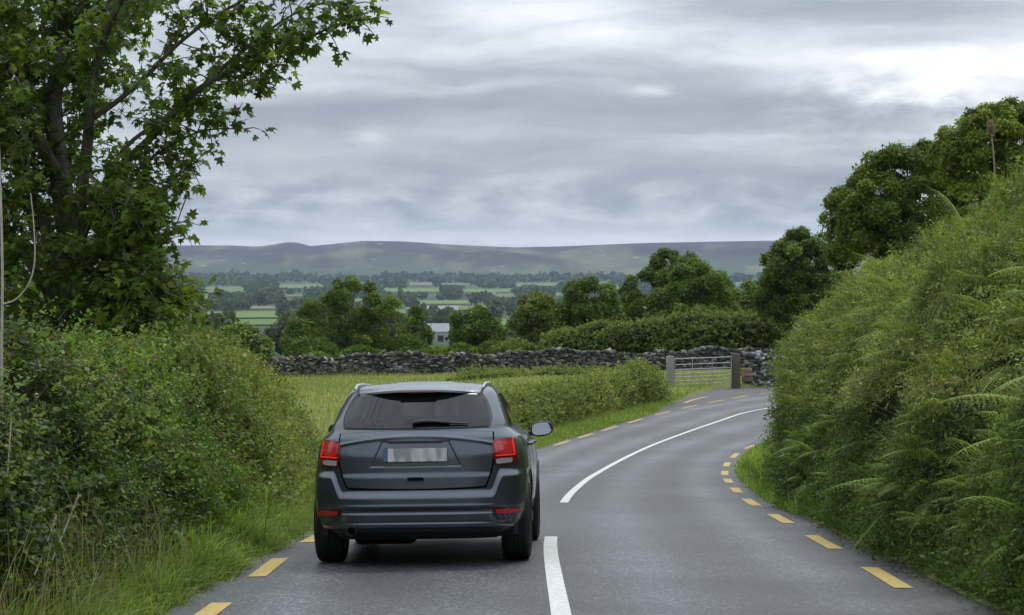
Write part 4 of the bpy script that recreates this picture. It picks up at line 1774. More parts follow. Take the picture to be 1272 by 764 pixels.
def build_grass_left():
    # rank grass at the foot of the left hedge, spilling over the tarmac edge
    P, T = path_offset_from(EL, -0.34, 4.0, 46, 0.3)
    n_ = 120000
    i = rng.integers(0, len(P), n_)
    y = P[i, 1]
    p = np.clip(13.0 / np.maximum(y, 5), 0, 1) ** .7
    k = rng.random(n_) < p
    i = i[k]
    off = -np.abs(rng.normal(size=len(i))) * .55 + .12
    wide = smooth(17, 11, P[i, 1])
    off = off - wide * rng.random(len(i)) * .9
    x = P[i, 0] + T[i, 0] * off + rng.normal(size=len(i)) * .05
    yy = P[i, 1] + T[i, 1] * off + rng.uniform(-.2, .2, len(i))
    z = terrain_z(x, yy) + .01
    clump = vnoise(np.stack([x, yy, z], 1), 1.6, 77, 2)
    h = (.20 + .20 * clump) * (1 - .60 * smooth(-.18, .16, off))
    h = np.clip(h, .06, .6)
    pos = np.stack([x, yy, z], 1)
    g1 = blades(pos, h, .0125, [(.08, .12, .025), (.13, .19, .035), (.18, .25, .05), (.25, .30, .09)], .85, 1.4, 5, bias=(.8, -.1, 0))
    # tall seeding grass at the near left corner
    n2 = 2600
    x = rng.uniform(-4.6, -2.35, n2)
    y2 = rng.uniform(8.0, 15.5, n2)
    z = terrain_z(x, y2)
    pos = np.stack([x, y2, z], 1)
    g2 = blades(pos, np.full(n2, .50), .006, [(.09, .12, .035), (.15, .17, .06), (.24, .22, .10), (.30, .25, .13)], .45, 1.0, 6, bias=(.3, 0, 0))
    o = join_mesh('verge_grass', [g1, g2], M_GRASS)
    tag(o, 'long tufted green grass spilling from the foot of the left hedge onto the tarmac', 'grass', kind='stuff')
    # along the far part of the road, at the left
    P, T = path_offset_from(EL, -0.5, 36, 96, 0.3)
    n3 = 60000
    i = rng.integers(0, len(P), n3)
    off = .32 - rng.random(n3) ** 1.1 * 2.2
    x = P[i, 0] + T[i, 0] * off
    yy = P[i, 1] + T[i, 1] * off + rng.uniform(-.2, .2, n3)
    k = ~in_poly(APRON_POLY, x, yy)
    k &= vnoise(np.stack([x, yy, 0 * x], 1), .7, 66, 2) > -.75
    x, yy, off = x[k], yy[k], off[k]
    z = terrain_z(x, yy)
    g3 = blades(np.stack([x, yy, z], 1), np.full(len(x), .13) * (1 + .5 * vnoise(np.stack([x, yy, z], 1), 1.2, 8, 2)), .016,
                [(.12, .18, .03), (.17, .235, .045), (.22, .27, .07)], .6, .8, 9)
    # inside of the right-hand bend
    P, T = path_offset_from(ER, 0.45, 26, 64, 0.3)
    n4 = 38000
    i = rng.integers(0, len(P), n4)
    off = -.20 + rng.random(n4) * 1.6
    x = P[i, 0] + T[i, 0] * off
    yy = P[i, 1] + T[i, 1] * off + rng.uniform(-.2, .2, n4)
    k = (yy > 36) | (off < .2)
    x, yy, off = x[k], yy[k], off[k]
    z = terrain_z(x, yy)
    g4 = blades(np.stack([x, yy, z], 1), np.full(len(x), .14), .014, [(.13, .21, .025), (.18, .27, .035), (.22, .30, .05)], .6, .9, 10)
    o = join_mesh('verge_grass', [g3, g4], M_GRASS)
    tag(o, 'short bright green grass along both sides of the far bend', 'grass', kind='stuff')
    # pasture tussocks between the hedges and the stone wall
    n5 = 90000
    yy = 36 + 72 * rng.random(n5) ** .8
    x = rng.uniform(-16, 11, n5)
    dl, sl = poly_dist(EL, x, yy)
    k = (sl < 0) & (dl > 1.4) & ~in_poly(APRON_POLY, x, yy)
    x, yy = x[k], yy[k]
    z = terrain_z(x, yy)
    pos = np.stack([x, yy, z], 1)
    h = .17 + .12 * vnoise(pos, .5, 13, 2)
    g5 = blades(pos, h, .022, [(.14, .17, .05), (.19, .22, .06), (.25, .27, .08), (.30, .28, .13)], .5, .35, 11)
    o = join_mesh('pasture_grass', [g5], M_GRASS)
    tag(o, 'yellow-green rough pasture between the hedges and the dry stone wall', 'grass', kind='stuff')


# ------------------------------------------------------------- right hedge bank
def build_right_hedge():
    hedge = empty('hedge', (4.4, 26, float(G(26))))
    tag(hedge, 'towering fern-covered hedge bank along the right edge of the road', 'hedge')
    P, T = path_offset_from(ER, 0.40, 4.0, 64, 0.3)
    # verge strip widens at the bend
    y_ = P[:, 1]
    add = .05 + .75 * smooth(33, 41, y_) * (1 - smooth(47, 56, y_)) + .10 * smooth(20, 30, y_)
    P = P + T * add[:, None]
    Yk = [4, 13, 19, 25, 32, 37, 41, 46, 52, 64]
    Hk = [3.0, 3.05, 3.15, 3.5, 3.6, 3.1, 2.55, 1.75, 1.55, 1.3]
    Wk = [1.6, 1.6, 1.6, 1.6, 1.5, 1.3, 1.1, .9, .8, .7]

    def sec(i):
        y = P[i, 1]
        g_ = float(G(y)) - .08
        h = float(np.interp(y, Yk, Hk)) + 0.10 * math.sin(y * 1.3) + .07 * math.sin(y * 3.7 + 1)
        w = float(np.interp(y, Yk, Wk))
        return [(0.0, g_), (-.02, g_ + .25), (.10 * w, g_ + .32 * h), (.25 * w, g_ + .58 * h), (.50 * w, g_ + .82 * h), (1.0 * w, g_ + .97 * h), (1.5 * w, g_ + h), (2.2 * w, g_ + h * .96), (2.7 * w, g_ + .55 * h)]
    S_ = section_surface(P, T, sec, 56, .60, .75, 91)
    S_ = orient(S_, (-1, -.3, .8))
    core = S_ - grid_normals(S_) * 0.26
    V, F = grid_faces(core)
    link('dark_core', np_mesh('dark_core', V, F), M_CORE, hedge, True)
    pos, nr = sample_grid(S_, lambda q_: 370 * lod(q_) ** 1.2)
    keep = (vnoise(pos, 2.1, 17, 3) > -0.32) & (pos[:, 0] < 9.5)
    pos, nr = pos[keep], nr[keep]
    print('right hedge sprigs', len(pos))
    dist = np.linalg.norm(pos, axis=1)
    m_ = dist < 22
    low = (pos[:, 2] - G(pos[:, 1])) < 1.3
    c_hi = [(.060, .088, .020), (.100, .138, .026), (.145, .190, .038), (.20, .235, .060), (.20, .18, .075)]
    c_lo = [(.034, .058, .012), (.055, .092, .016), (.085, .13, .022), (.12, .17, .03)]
    lean = np.array([-.15, -.35, .0])
    parts = []
    for q_, tm, ls in ((m_, T_OVAL, .036), (~m_, T_RHOMB, .050)):
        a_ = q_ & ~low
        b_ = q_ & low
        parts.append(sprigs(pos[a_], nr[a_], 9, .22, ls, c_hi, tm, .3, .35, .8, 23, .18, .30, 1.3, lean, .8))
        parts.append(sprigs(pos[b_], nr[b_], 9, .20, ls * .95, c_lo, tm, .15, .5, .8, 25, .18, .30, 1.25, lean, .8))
    sh, ns = sample_grid(S_[:, 6:36], lambda q_: 5 * lod(q_))
    sh = sh[sh[:, 0] < 9]
    ns = ns[:len(sh)]
    parts.append(sprigs(sh, ns, 14, .5, .045, [MDG, LTG, YLG, (.16, .18, .04)], T_OVAL, .8, .4, .5, 29, .0, .25))
    join_mesh('foliage', parts, M_LEAF, hedge)
    # bracken
    fp, fn = sample_grid(S_, lambda q_: 17 * lod(q_) ** .8 * (q_[:, 1] < 40))
    v = vnoise(fp, .7, 37, 2)
    hgt = fp[:, 2] - G(fp[:, 1])
    keep = (v > -.2) & (hgt > .30) & (fp[:, 0] < 9)
    fp, fn = fp[keep], fn[keep]
    print('fronds', len(fp))
    d0 = unit(fn * .55 + np.array([-.25, -.55, .20]) + rnd(len(fp)) * .42)
    top = (fp[:, 2] - G(fp[:, 1])) > 2.6
    d0[top] = unit(d0[top] + np.array([0, 0, .5]))
    outs = []
    pick = rng.random(len(fp))
    fc = [(.085, .13, .025), (.13, .19, .035), (.18, .24, .05), (.22, .27, .07), (.22, .18, .075)]
    for lo_, hi_, ln_ in ((0, .48, .30), (.48, .90, .43), (.90, 1.01, .60)):
        k_ = (pick >= lo_) & (pick < hi_)
        outs += fronds(fp[k_] - fn[k_] * .08, d0[k_], ln_, fc, 18, 7, 31, .62, .9)
    # long thin grass and cleavers hanging out of the bank
    gp, gn = sample_grid(S_, lambda q_: 260 * lod(q_) ** 1.2)
    kk = (vnoise(gp, .9, 47, 2) > .0) & (gp[:, 0] < 8)
    gp, gn = gp[kk], gn[kk]
    outs.append(blades(gp - gn * .03, np.full(len(gp), .30), .008, [(.07, .10, .025), (.11, .15, .035), (.16, .19, .06), (.24, .22, .11)], 1.0, 1.0, 48, bias=(-.7, -.5, 0)))
    join_mesh('bracken', outs, M_FERN, hedge)
    settle(hedge)
    pl, pn = sample_grid(S_[:, -5:] if S_[0, 0, 2] > S_[0, -1, 2] else S_[:, :5], lambda q_: 40 * lod(q_))
    # blossoms by the end of the hedge
    return S_, P, T


def rim_grass_right():
    P, T = path_offset_from(ER, 0.42, 6, 44, 0.3)
    n_ = 26000
    i = rng.integers(0, len(P), n_)
    off = np.abs(rng.normal(size=n_)) * .10 - .04
    x = P[i, 0] + T[i, 0] * off
    yy = P[i, 1] + T[i, 1] * off + rng.uniform(-.2, .2, n_)
    pos = np.stack([x, yy, G(yy) - .05], 1)
    keep = vnoise(pos, 1.8, 55, 2) > -.25
    pos = pos[keep]
    g1 = blades(pos, np.full(len(pos), .17), .010, [(.05, .09, .018), (.085, .14, .025), (.13, .18, .04)], .8, 1.2, 15, bias=(-.6, -.2, 0))
    o = join_mesh('edge_weeds', [g1], M_GRASS)
    tag(o, 'low weeds and grass where the right hedge bank meets the tarmac', 'weeds', kind='stuff')
    # dead leaves and grit along both kerbless edges
    acc = []
    for E, s_, nn in ((ER, 1, 2600), (EL, -1, 1200)):
        P, T = path_offset_from(E, .30 * s_, 6, 44, 0.3)
        i = rng.integers(0, len(P), nn)
        off = s_ * (np.abs(rng.normal(size=nn)) * -.12 + .10)
        x = P[i, 0] + T[i, 0] * off
        yy = P[i, 1] + T[i, 1] * off + rng.uniform(-.2, .2, nn)
        z = crown_z(x, yy) + .006
        acc.append(stamp(T_OVAL, np.stack([x, yy, z], 1), rnd(nn) * np.array([1, 1, .15]), np.tile((0, 0, 1.), (nn, 1)) + rnd(nn) * .3,
                         rng.uniform(.015, .045, nn), palette(np.stack([x, yy, z], 1), [(.05, .035, .02), (.10, .08, .04), (.16, .14, .09), (.06, .09, .02)], 3, 3, .3)))
    o = join_mesh('leaf_litter', acc, M_GRASS)
    tag(o, 'scattered dead leaves and grit along the tarmac edges', 'leaf litter', kind='stuff')


build_left_hedge()
build_grass_left()
RIGHT_S, RIGHT_P, RIGHT_T = build_right_hedge()
rim_grass_right()


# ------------------------------------------------------------- trees
def limb_path(a, b_, sag=0.1, wob=0.08, n_=7):
    a, b_ = np.asarray(a, float), np.asarray(b_, float)
    t = np.linspace(0, 1, n_)[:, None]
    L = np.linalg.norm(b_ - a)
    p = a + (b_ - a) * t
    p[:, 2] += (np.sin(t[:, 0] * math.pi) * sag * L)
    w = rng.normal(size=(n_, 3)) * wob * L * .5
    w[0] = 0
    w[-1] = 0
    return relax(p + w, 1)


def crown_tree(name, label, cat, Y, ells, base_px, cols, leaf=0.17, nclump=60, per=170, rc=.20, trunk_r=.22, group=None, seed=1,
               gap=0.0, spread=.55, tmpl=T_RHOMB, ymul=1.0, zbase=None, shellmin=.55, limbs=12, conical=False):
    """ells: crown ellipses (cx, cy, rx, ry) traced in the photograph, given depth at distance Y"""
    sc_ = Y / F_PX
    x0 = px_at(base_px, 400, Y)[0]
    z0 = terrain_z(x0, Y) if zbase is None else zbase
    root = empty(name, (x0, Y, z0))
    tag(root, label, cat, group)
    E = []
    for k, (cx, cy, rx, ry) in enumerate(ells):
        c = px_at(cx, cy, Y + (rng.uniform(-.5, .5) * rx * sc_ if k else 0))
        E.append((c, np.array([rx * sc_, rx * sc_ * ymul, ry * sc_])))
    nclump = int(nclump * 1.25)
    w = np.array([e[1].prod() ** (2 / 3) for e in E])
    w /= w.sum()
    size = max(e[1].max() for e in E)
    C, Rr, O = [], [], []
    tries = 0
    while len(C) < nclump and tries < 20000:
        tries += 1
        c, r = E[rng.choice(len(E), p=w)]
        d = unit(rng.normal(size=3))
        if d[2] < -.55 and rng.random() < .6:
            continue
        q_ = rng.uniform(shellmin, 1.0) ** .6
        p = c + r * d * q_
        # drop points deep inside another lobe
        inside = any((((p - c2) / r2) ** 2).sum() < .45 for c2, r2 in E)
        if inside and rng.random() < .7:
            continue
        if any(np.linalg.norm(p - c2) < rc * size * .42 for c2 in C):
            continue
        C.append(p)
        Rr.append(rc * size * rng.uniform(.85, 1.45))
        O.append(unit(p - c))
    C, Rr, O = np.array(C), np.array(Rr), np.array(O)
    # foliage: leaves on the shell of every clump, more above than beneath
    per = int(per * 1.5 * 1.9)
    leaf *= .72
    nclump = len(C)
    n_ = per * len(C)
    ci = np.repeat(np.arange(len(C)), per)
    d = unit(rng.normal(size=(n_, 3)) + np.array([0, 0, .35]) + O[ci] * .35)
    rad = Rr[ci] * (rng.uniform(.35, 1.0, n_) ** .45)
    P = C[ci] + d * rad[:, None] * np.array([1.0, 1.0, .78])
    P += rnd(n_) * leaf * .5
    if gap > 0:
        keep = vnoise(P, 1.0 / (size * .28), seed + 5, 2) > -1 + gap
        P, d, ci = P[keep], d[keep], ci[keep]
        n_ = len(P)
    nn = unit(d * .7 + np.array([0, 0, .6]) + rnd(n_) * .5)
    ax = unit(np.cross(nn, rnd(n_)) + d * .3 + np.array([0, 0, -.25]))
    clump_tone = np.exp(rng.normal(size=len(C)) * .22)[ci]
    c = palette(P, cols, 1.0 / (size * .5), seed, .20) * clump_tone[:, None]
    v = stamp(tmpl, P, ax, nn, leaf * np.exp(rng.normal(size=n_) * .25), c, 1.25)
    cr = join_mesh('crown', [v], M_TREE, root)
    # trunk and limbs
    a = Acc()
    cz = np.mean([e[0] for e in E], axis=0)
    top = np.array([cz[0], cz[1], cz[2] + size * .25])
    fork = np.array([x0, Y, z0 - .15]) * .55 + top * .45
    fork[:2] = np.array([x0, Y]) * .7 + top[:2] * .3
    tp = np.vstack([limb_path((x0, Y, z0 - .3), fork, 0, .03), limb_path(fork, top, 0, .06)[1:]])
    a.add(*tube_arrays(tp, np.linspace(trunk_r, trunk_r * .25, len(tp)), 9))
    order = rng.permutation(len(C))[:limbs]
    for k in order:
        t = rng.uniform(.35, .8)
        st = tp[int(t * (len(tp) - 1))]
        a.add(*tube_arrays(limb_path(st, C[k], -.08, .06), np.linspace(trunk_r * .42, trunk_r * .06, 7), 6))
    link('trunk', a.mesh('trunk'), M_BARK, root, True)
    settle(root)
    return root


TG_DK = [(.044, .072, .014), (.068, .106, .018), (.10, .148, .023), (.14, .195, .03)]
TG_MD = [(.058, .090, .016), (.086, .130, .020), (.118, .172, .026), (.16, .215, .034)]
TG_LT = [(.072, .096, .02), (.10, .13, .025), (.13, .165, .03), (.16, .20, .038)]


def build_trees():
    g1 = 'trees in the fields beyond the wall'
    crown_tree('spreading_tree', 'large open-crowned spreading tree behind the wall, left of the car roof', 'tree', 150,
               [(440, 370, 32, 27), (404, 392, 30, 24), (376, 418, 25, 20), (472, 392, 24, 30), (482, 420, 18, 18), (425, 424, 44, 15), (436, 398, 30, 20)], 434,
               [(.050, .082, .013), (.080, .122, .017), (.12, .17, .022), (.17, .22, .03)], .18, 100, 115, .165, .18, g1, 3, .34, limbs=26, ymul=.75)
    crown_tree('pine_tree', 'small dark conical evergreen just right of the spreading tree', 'tree', 170,
               [(516, 418, 17, 15), (515, 400, 11, 16), (515, 390, 5, 9)], 515, TG_DK, .20, 30, 120, .35, .12, g1, 4, limbs=4)
    crown_tree('round_tree', 'small round dark tree behind the wall above the right side of the car roof', 'tree', 135,
               [(590, 401, 26, 20), (582, 414, 24, 15), (606, 412, 20, 14)], 592, TG_DK, .18, 44, 150, .25, .16, g1, 5, .25, limbs=10)
    crown_tree('round_tree', 'pale olive-green bushy tree left of the dark rounded one in the middle distance', 'tree', 140,
               [(668, 396, 26, 28), (655, 408, 20, 20), (686, 405, 18, 20)], 668, TG_LT, .19, 50, 160, .24, .18, g1, 6, .2, limbs=8)
    crown_tree('round_tree', 'dark dome-shaped tree right of the pale olive-green one in the middle distance', 'tree', 132,
               [(732, 374, 33, 28), (718, 392, 26, 24), (748, 394, 24, 24)], 730, TG_DK, .17, 66, 170, .21, .2, g1, 7, .2, limbs=10)
    crown_tree('broad_tree', 'tall broad dark tree behind the lighter one, left of the field gate', 'tree', 150,
               [(835, 346, 36, 34), (808, 368, 36, 36), (865, 365, 30, 34), (800, 388, 30, 24)], 826, TG_DK, .20, 84, 170, .19, .3, g1, 8, .2, limbs=12)
    crown_tree('broad_tree', 'lighter mid-green domed tree just above the hedge, in front of the tall broad one', 'tree', 134,
               [(868, 362, 36, 36), (842, 384, 36, 28), (890, 378, 26, 34), (862, 395, 48, 20)], 864, TG_MD, .18, 90, 180, .18, .3, g1, 9, .1, limbs=10)
    crown_tree('bushy_tree', 'low dark tree filling the gap above the gate post', 'tree', 150,
               [(935, 376, 22, 28), (925, 392, 20, 18), (950, 390, 24, 20)], 935, TG_DK, .19, 46, 150, .25, .18, g1, 10, .1, limbs=8)
    crown_tree('broad_tree', 'dense dark broadleaf tree beyond the gate, lowest of the three at the right', 'tree', 112,
               [(994, 330, 42, 42), (968, 352, 26, 32), (1022, 345, 34, 40), (985, 375, 48, 26), (1030, 380, 40, 24)], 1000, TG_DK, .17, 120, 180, .165, .35, g1, 11, .1, limbs=10)
    crown_tree('broad_tree', 'large dark broadleaf tree above the fern bank, middle of the three at the right', 'tree', 82,
               [(1130, 232, 66, 52), (1082, 262, 50, 48), (1178, 246, 46, 48), (1062, 272, 30, 32), (1120, 285, 74, 40), (1190, 290, 50, 40), (1078, 305, 44, 42), (1162, 262, 44, 44)], 1140,
               [(.050, .078, .013), (.078, .116, .017), (.115, .162, .022), (.175, .22, .032)], .14, 190, 210, .15, .4, g1, 12, .12, limbs=14)
    crown_tree('broad_tree', 'tallest broadleaf tree at the right edge, rising behind the fern bank', 'tree', 74,
               [(1235, 178, 62, 50), (1200, 195, 38, 40), (1275, 185, 50, 56), (1240, 225, 64, 36), (1300, 210, 50, 50)], 1245,
               [(.078, .108, .016), (.112, .150, .021), (.155, .20, .028), (.21, .25, .038)], .135, 170, 200, .15, .4, g1, 13, .25, limbs=14)
    crown_tree('bushy_tree', 'small dark bushy tree rising behind the left hedge at the valley edge', 'tree', 95,
               [(295, 424, 26, 15), (275, 432, 30, 16), (312, 436, 22, 14)], 295, TG_DK, .16, 40, 150, .3, .14, g1, 14, limbs=6)
    # bushes along the top of the wall
    g2 = 'bushes behind the stone wall'
    lab = ['low dark gorse bush against the wall below the spreading tree', 'dark green bush behind the wall beside the small round tree',
           'small rounded bush behind the wall at its far left end', 'pale scrubby bush behind the wall between the round trees', 'dark low bush at the foot of the small evergreen',
           'wide dark thicket at the foot of the spreading tree, left side', 'ragged bush behind the wall right above the car roof',
           'long low thicket between the evergreen and the round tree']
    B = [(446, 440, 30, 10, 118, TG_DK), (575, 438, 22, 9, 122, TG_MD), (395, 448, 26, 8, 112, TG_MD), (640, 432, 34, 10, 124, TG_LT), (508, 430, 30, 14, 150, TG_DK),
         (388, 432, 34, 14, 145, TG_DK), (615, 434, 30, 10, 128, TG_DK), (545, 440, 40, 8, 126, TG_MD)]
    for k, (cx, cy, rx, ry, Y, cl) in enumerate(B):
        sc_ = Y / F_PX
        c = px_at(cx, cy, Y)
        z0 = terrain_z(c[0], Y)
        root = empty('bush', (c[0], Y, z0))
        tag(root, lab[k], 'bush', g2)
        top = c[2] + ry * sc_
        h = max(top - z0, .5)
        n_ = 2600
        d = unit(rnd(n_))
        d[:, 2] = np.abs(d[:, 2])
        lump = 1 + .22 * vnoise(d * 3 + k, 1, k, 2)
        P = np.array([c[0], Y, z0]) + d * np.array([rx * sc_, rx * sc_ * .6, h]) * (lump * rng.uniform(.6, 1, n_) ** .4)[:, None]
        nn = unit(d + rnd(n_) * .6)
        v = stamp(T_RHOMB, P, unit(np.cross(nn, rnd(n_)) + [0, 0, .5]), nn, .17 * np.exp(rng.normal(size=n_) * .3), palette(P, cl, .5, k, .25), 1.1)
        join_mesh('foliage', [v], M_TREE, root)
        a = Acc()
        for j in range(5):
            e = np.array([c[0], Y, z0]) + np.array([rng.uniform(-.6, .6) * rx * sc_, rng.uniform(-.3, .3) * rx * sc_, h * .8])
            a.add(*tube_arrays(limb_path((c[0], Y, z0 - .1), e, 0, .05), np.linspace(.04, .01, 7), 5))
        link('stems', a.mesh('stems'), M_BARK, root)['kind'] = 'stuff'
        settle(root)


def build_sycamore():
    """the big tree over the left hedge"""
    root = empty('sycamore_tree', (*px_at(78, 400, 28)[:2], terrain_z(px_at(78, 400, 28)[0], 28)))
    tag(root, 'large dark sycamore with lobed leaves overhanging the left hedge and the sky', 'tree')
    zb = root.location.z
    Pm = lambda L: np.array([px_at(*q_) for q_ in L])
    base = px_at(72, 470, 28)
    limbs = [
        (Pm([(74, 520, 28), (80, 400, 28), (88, 310, 28), (76, 230, 28.3), (64, 140, 28.6), (72, 40, 28.8), (60, -70, 29.2), (70, -200, 29.5)]), .22, .05, 1),
        (Pm([(88, 330, 28), (104, 240, 27.8), (110, 150, 27.5), (122, 70, 27.1), (150, 0, 26.6), (185, -80, 26.2), (200, -170, 26)]), .10, .025, 1.2),
        (Pm([(92, 330, 28), (118, 258, 27.8), (150, 212, 27.5), (190, 165, 27.2), (240, 115, 26.9), (300, 82, 26.6), (370, 52, 26.3), (425, 30, 26.1), (462, 26, 26)]), .075, .010, 1.6),
        (Pm([(98, 300, 28.2), (150, 190, 28.4), (200, 150, 28.6), (235, 113, 28.7), (290, 104, 28.8), (345, 97, 28.9), (366, 93, 29)]), .045, .006, .8),
        (Pm([(92, 340, 27.8), (130, 275, 27.5), (170, 210, 27.3), (215, 180, 27.2), (255, 164, 27.1), (303, 164, 27)]), .045, .007, 1.5),
        (Pm([(92, 370, 27.6), (130, 320, 27.2), (165, 285, 27), (195, 250, 26.9), (225, 215, 26.9), (245, 198, 26.8)]), .04, .007, 1.5),
        (Pm([(90, 400, 27.6), (130, 370, 27.2), (165, 345, 27), (200, 310, 26.9), (222, 280, 26.9), (228, 262, 26.9)]), .035, .007, 1.6),
        (Pm([(88, 410, 27.6), (130, 380, 27), (165, 375, 26.8), (205, 372, 26.7), (232, 366, 26.6)]), .035, .006, 1.6),
        (Pm([(84, 430, 28), (60, 370, 28), (35, 330, 27.9), (8, 290, 27.8), (-40, 240, 27.8)]), .10, .02, 1),
        (Pm([(84, 340, 28), (50, 270, 28), (20, 190, 28.2), (0, 120, 28.4), (-40, 40, 28.6)]), .11, .02, 1),
        (Pm([(76, 230, 28.3), (40, 150, 28), (18, 80, 27.8), (10, 0, 27.6), (-10, -60, 27.4)]), .09, .02, 1),
        (Pm([(110, 150, 27.5), (165, 110, 27.2), (215, 60, 27), (270, 20, 26.8), (330, -15, 26.6), (390, -35, 26.4)]), .04, .010, 1.3),
        (Pm([(72, 60, 28.8), (120, 20, 28.9), (180, -20, 29), (260, -60, 29.1), (330, -110, 29.2)]), .08, .02, 1),
        (Pm([(240, 115, 26.9), (290, 70, 26.7), (340, 30, 26.5), (390, 5, 26.4), (440, 5, 26.3)]), .035, .006, 1.3),
        (Pm([(90, 420, 27.7), (110, 410, 26.8), (150, 405, 26.3), (185, 400, 26.0)]), .04, .006, 1),
        (Pm([(80, 420, 28), (60, 410, 27.0), (30, 400, 26.4), (0, 395, 26.2)]), .04, .006, 1),
    ]
    wood = Acc()
    leaves = []
    TW = []     # twig (start, direction, length)
    for k, (L, r0, r1, dens) in enumerate(limbs):
        Q, s_ = resample(relax(catmull(L, .15), 1), .15)
        Q = Q + np.stack([vnoise(Q, .9, 60 + k + j, 2) for j in range(3)], 1) * .07
        rr = np.interp(s_, [0, s_[-1]], [r0, r1])
        rr = r1 + (r0 - r1) * (1 - s_ / s_[-1]) ** 1.1
        wood.add(*tube_arrays(Q, rr, 9))
        start = .30 if k in (0, 1, 2, 3, 11) else .22
        if k == 3:
            start = .50
        if k == 0:
            start = .1
        nt = int(s_[-1] / .105 * dens)
        for j in range(nt):
            t = rng.uniform(start, 1.0)
            if k == 3 and t > .86:
                continue
            i = int(t * (len(Q) - 1))
            tg = unit(Q[min(i + 1, len(Q) - 1)] - Q[max(i - 1, 0)])
            d = unit(tg * rng.uniform(.2, .9) + rng.normal(size=3) * .62 + np.array([0, 0, .12]))
            ln = rng.uniform(.22, .75) * (1.35 - .75 * t if k in (2, 3, 4, 5, 6, 13) else 1.35 - .5 * t)
            TW.append((Q[i], d, ln, k))
        TW.append((Q[-1], unit(Q[-1] - Q[-3]), .25 if k != 3 else .02, k))
    # the dense middle of the crown
    for j in range(1250):
        px, py = rng.uniform(-110, 175), rng.uniform(-60, 430)
        lim = np.interp(py, [-60, 60, 130, 200, 280, 360, 430], [175, 160, 125, 98, 105, 130, 160])
        if px > lim:
            continue
        open_ = 40 < px < 135 and py < 290
        if open_ and rng.random() < .35:
            continue
        TW.append((px_at(px, py, 28 + (rng.uniform(.1, 2.4) if open_ else rng.uniform(-1.9, 2.2))), unit(rng.normal(size=3) * .7 + np.array([.1, 0, .15])), rng.uniform(.35, .9), 99))
    # a fringe down the right side of the crown and above the hedge
    for j in range(420):
        py = rng.uniform(230, 420)
        px = rng.uniform(120, np.interp(py, [230, 300, 360, 420], [165, 185, 205, 205]))
        if rng.random() < .35:
            continue
        TW.append((px_at(px, py, 27 + rng.uniform(-.9, .9)), unit(rng.normal(size=3) * .6 + np.array([.35, -.1, .05])), rng.uniform(.3, .6), 98))
    tw = Acc()
    for (p, d, ln, k) in TW:
        q_ = np.array([p, p + d * ln * .5 + np.array([0, 0, .02]), p + d * ln + np.array([0, 0, -.06 * ln])])
        if ln > .05:
            tw.add(*tube_arrays(q_, [.010, .007, .003], 4))
        nl = max(4, int(ln * 27))
        t = rng.uniform(.15, 1.0, nl) ** .7
        base_ = p + d * (ln * t)[:, None]
        pet = unit(d * .45 + rng.normal(size=(nl, 3)) * .75)
        pos = base_ + pet * rng.uniform(.04, .11, nl)[:, None]
        leaves.append((pos, pet, k))
    link('trunk', wood.mesh('trunk'), M_BARK, root, True)
    link('twigs', tw.mesh('twigs'), M_BARK, root)['kind'] = 'stuff'
    pos = np.concatenate([l[0] for l in leaves])
    pet = np.concatenate([l[1] for l in leaves])
    n_ = len(pos)
    print('sycamore leaves', n_)
    ax = unit(pet * .8 + np.array([0, 0, -.45]) + rnd(n_) * .25)
    nn = unit(np.array([0, 0, 1.0]) + pet * .35 + rnd(n_) * .38)
    c = palette(pos, [(.044, .074, .012), (.068, .110, .015), (.105, .158, .02), (.16, .22, .028)], .9, 71, .28)
    v = stamp(T_SYC, pos, ax, nn, .108 * np.exp(rng.normal(size=n_) * .22), c)
    join_mesh('crown', [v], leaf_mat('sycamore_leaf', .5, .5, .3), root)
    settle(root)


def build_sapling():
    root = empty('bare_sapling', (*px_at(2, 430, 14)[:2], terrain_z(px_at(2, 430, 14)[0], 14)))
    tag(root, 'thin bare pale-barked sapling at the left edge, one curved side shoot', 'sapling')
    a = Acc()
    m = np.array([px_at(6, 700, 14), px_at(3, 560, 14), px_at(2, 440, 14), px_at(3, 350, 14), px_at(1, 250, 14), px_at(-4, 120, 14)])
    a.add(*tube_arrays(relax(catmull(m, .05), 2), np.linspace(.011, .007, len(catmull(m, .05))), 8))
    link('stem', a.mesh('stem'), M_PALEBARK, root, True)
    a = Acc()
    m = np.array([px_at(3, 378, 14), px_at(20, 372, 13.95), px_at(36, 352, 13.9), px_at(43, 325, 13.9), px_at(42, 280, 13.9), px_at(38, 240, 13.9)])
    C_ = relax(catmull(m, .02), 2)
    a.add(*tube_arrays(C_, np.linspace(.006, .003, len(C_)), 7))
    link('side_shoot', a.mesh('side_shoot'), M_PALEBARK, root, True)
    settle(root)


# ------------------------------------------------------------- walls, gate, hedges in the middle distance
M_STONE = None


def stone_mat():
    m, q, o = mat_new('field_stone')
    a = q.add('ShaderNodeAttribute', attribute_name='tint')
    gm = q.add('ShaderNodeNewGeometry')
    n_ = q.noise(gm.outputs['Position'], 14.0, 5, 0.65)
    c = q.mix(1.0, a.outputs['Color'], q.ramp(n_, [(.3, .55), (.7, 1.45)]), 'MULTIPLY')
    p = q.add('ShaderNodeBsdfPrincipled')
    p.inputs['Roughness'].default_value = .9
    p.inputs['Specular IOR Level'].default_value = .2
    q.l(c, p.inputs['Base Color'])
    q.l(p.outputs[0], o.inputs[0])
    return m


M_STONE = stone_mat()
BOXV = np.array([(x, y, z) for x in (-.5, .5) for y in (-.5, .5) for z in (-.5, .5)])
BOXF = np.array([(0, 1, 3, 2), (4, 6, 7, 5), (0, 4, 5, 1), (2, 3, 7, 6), (0, 2, 6, 4), (1, 5, 7, 3)])


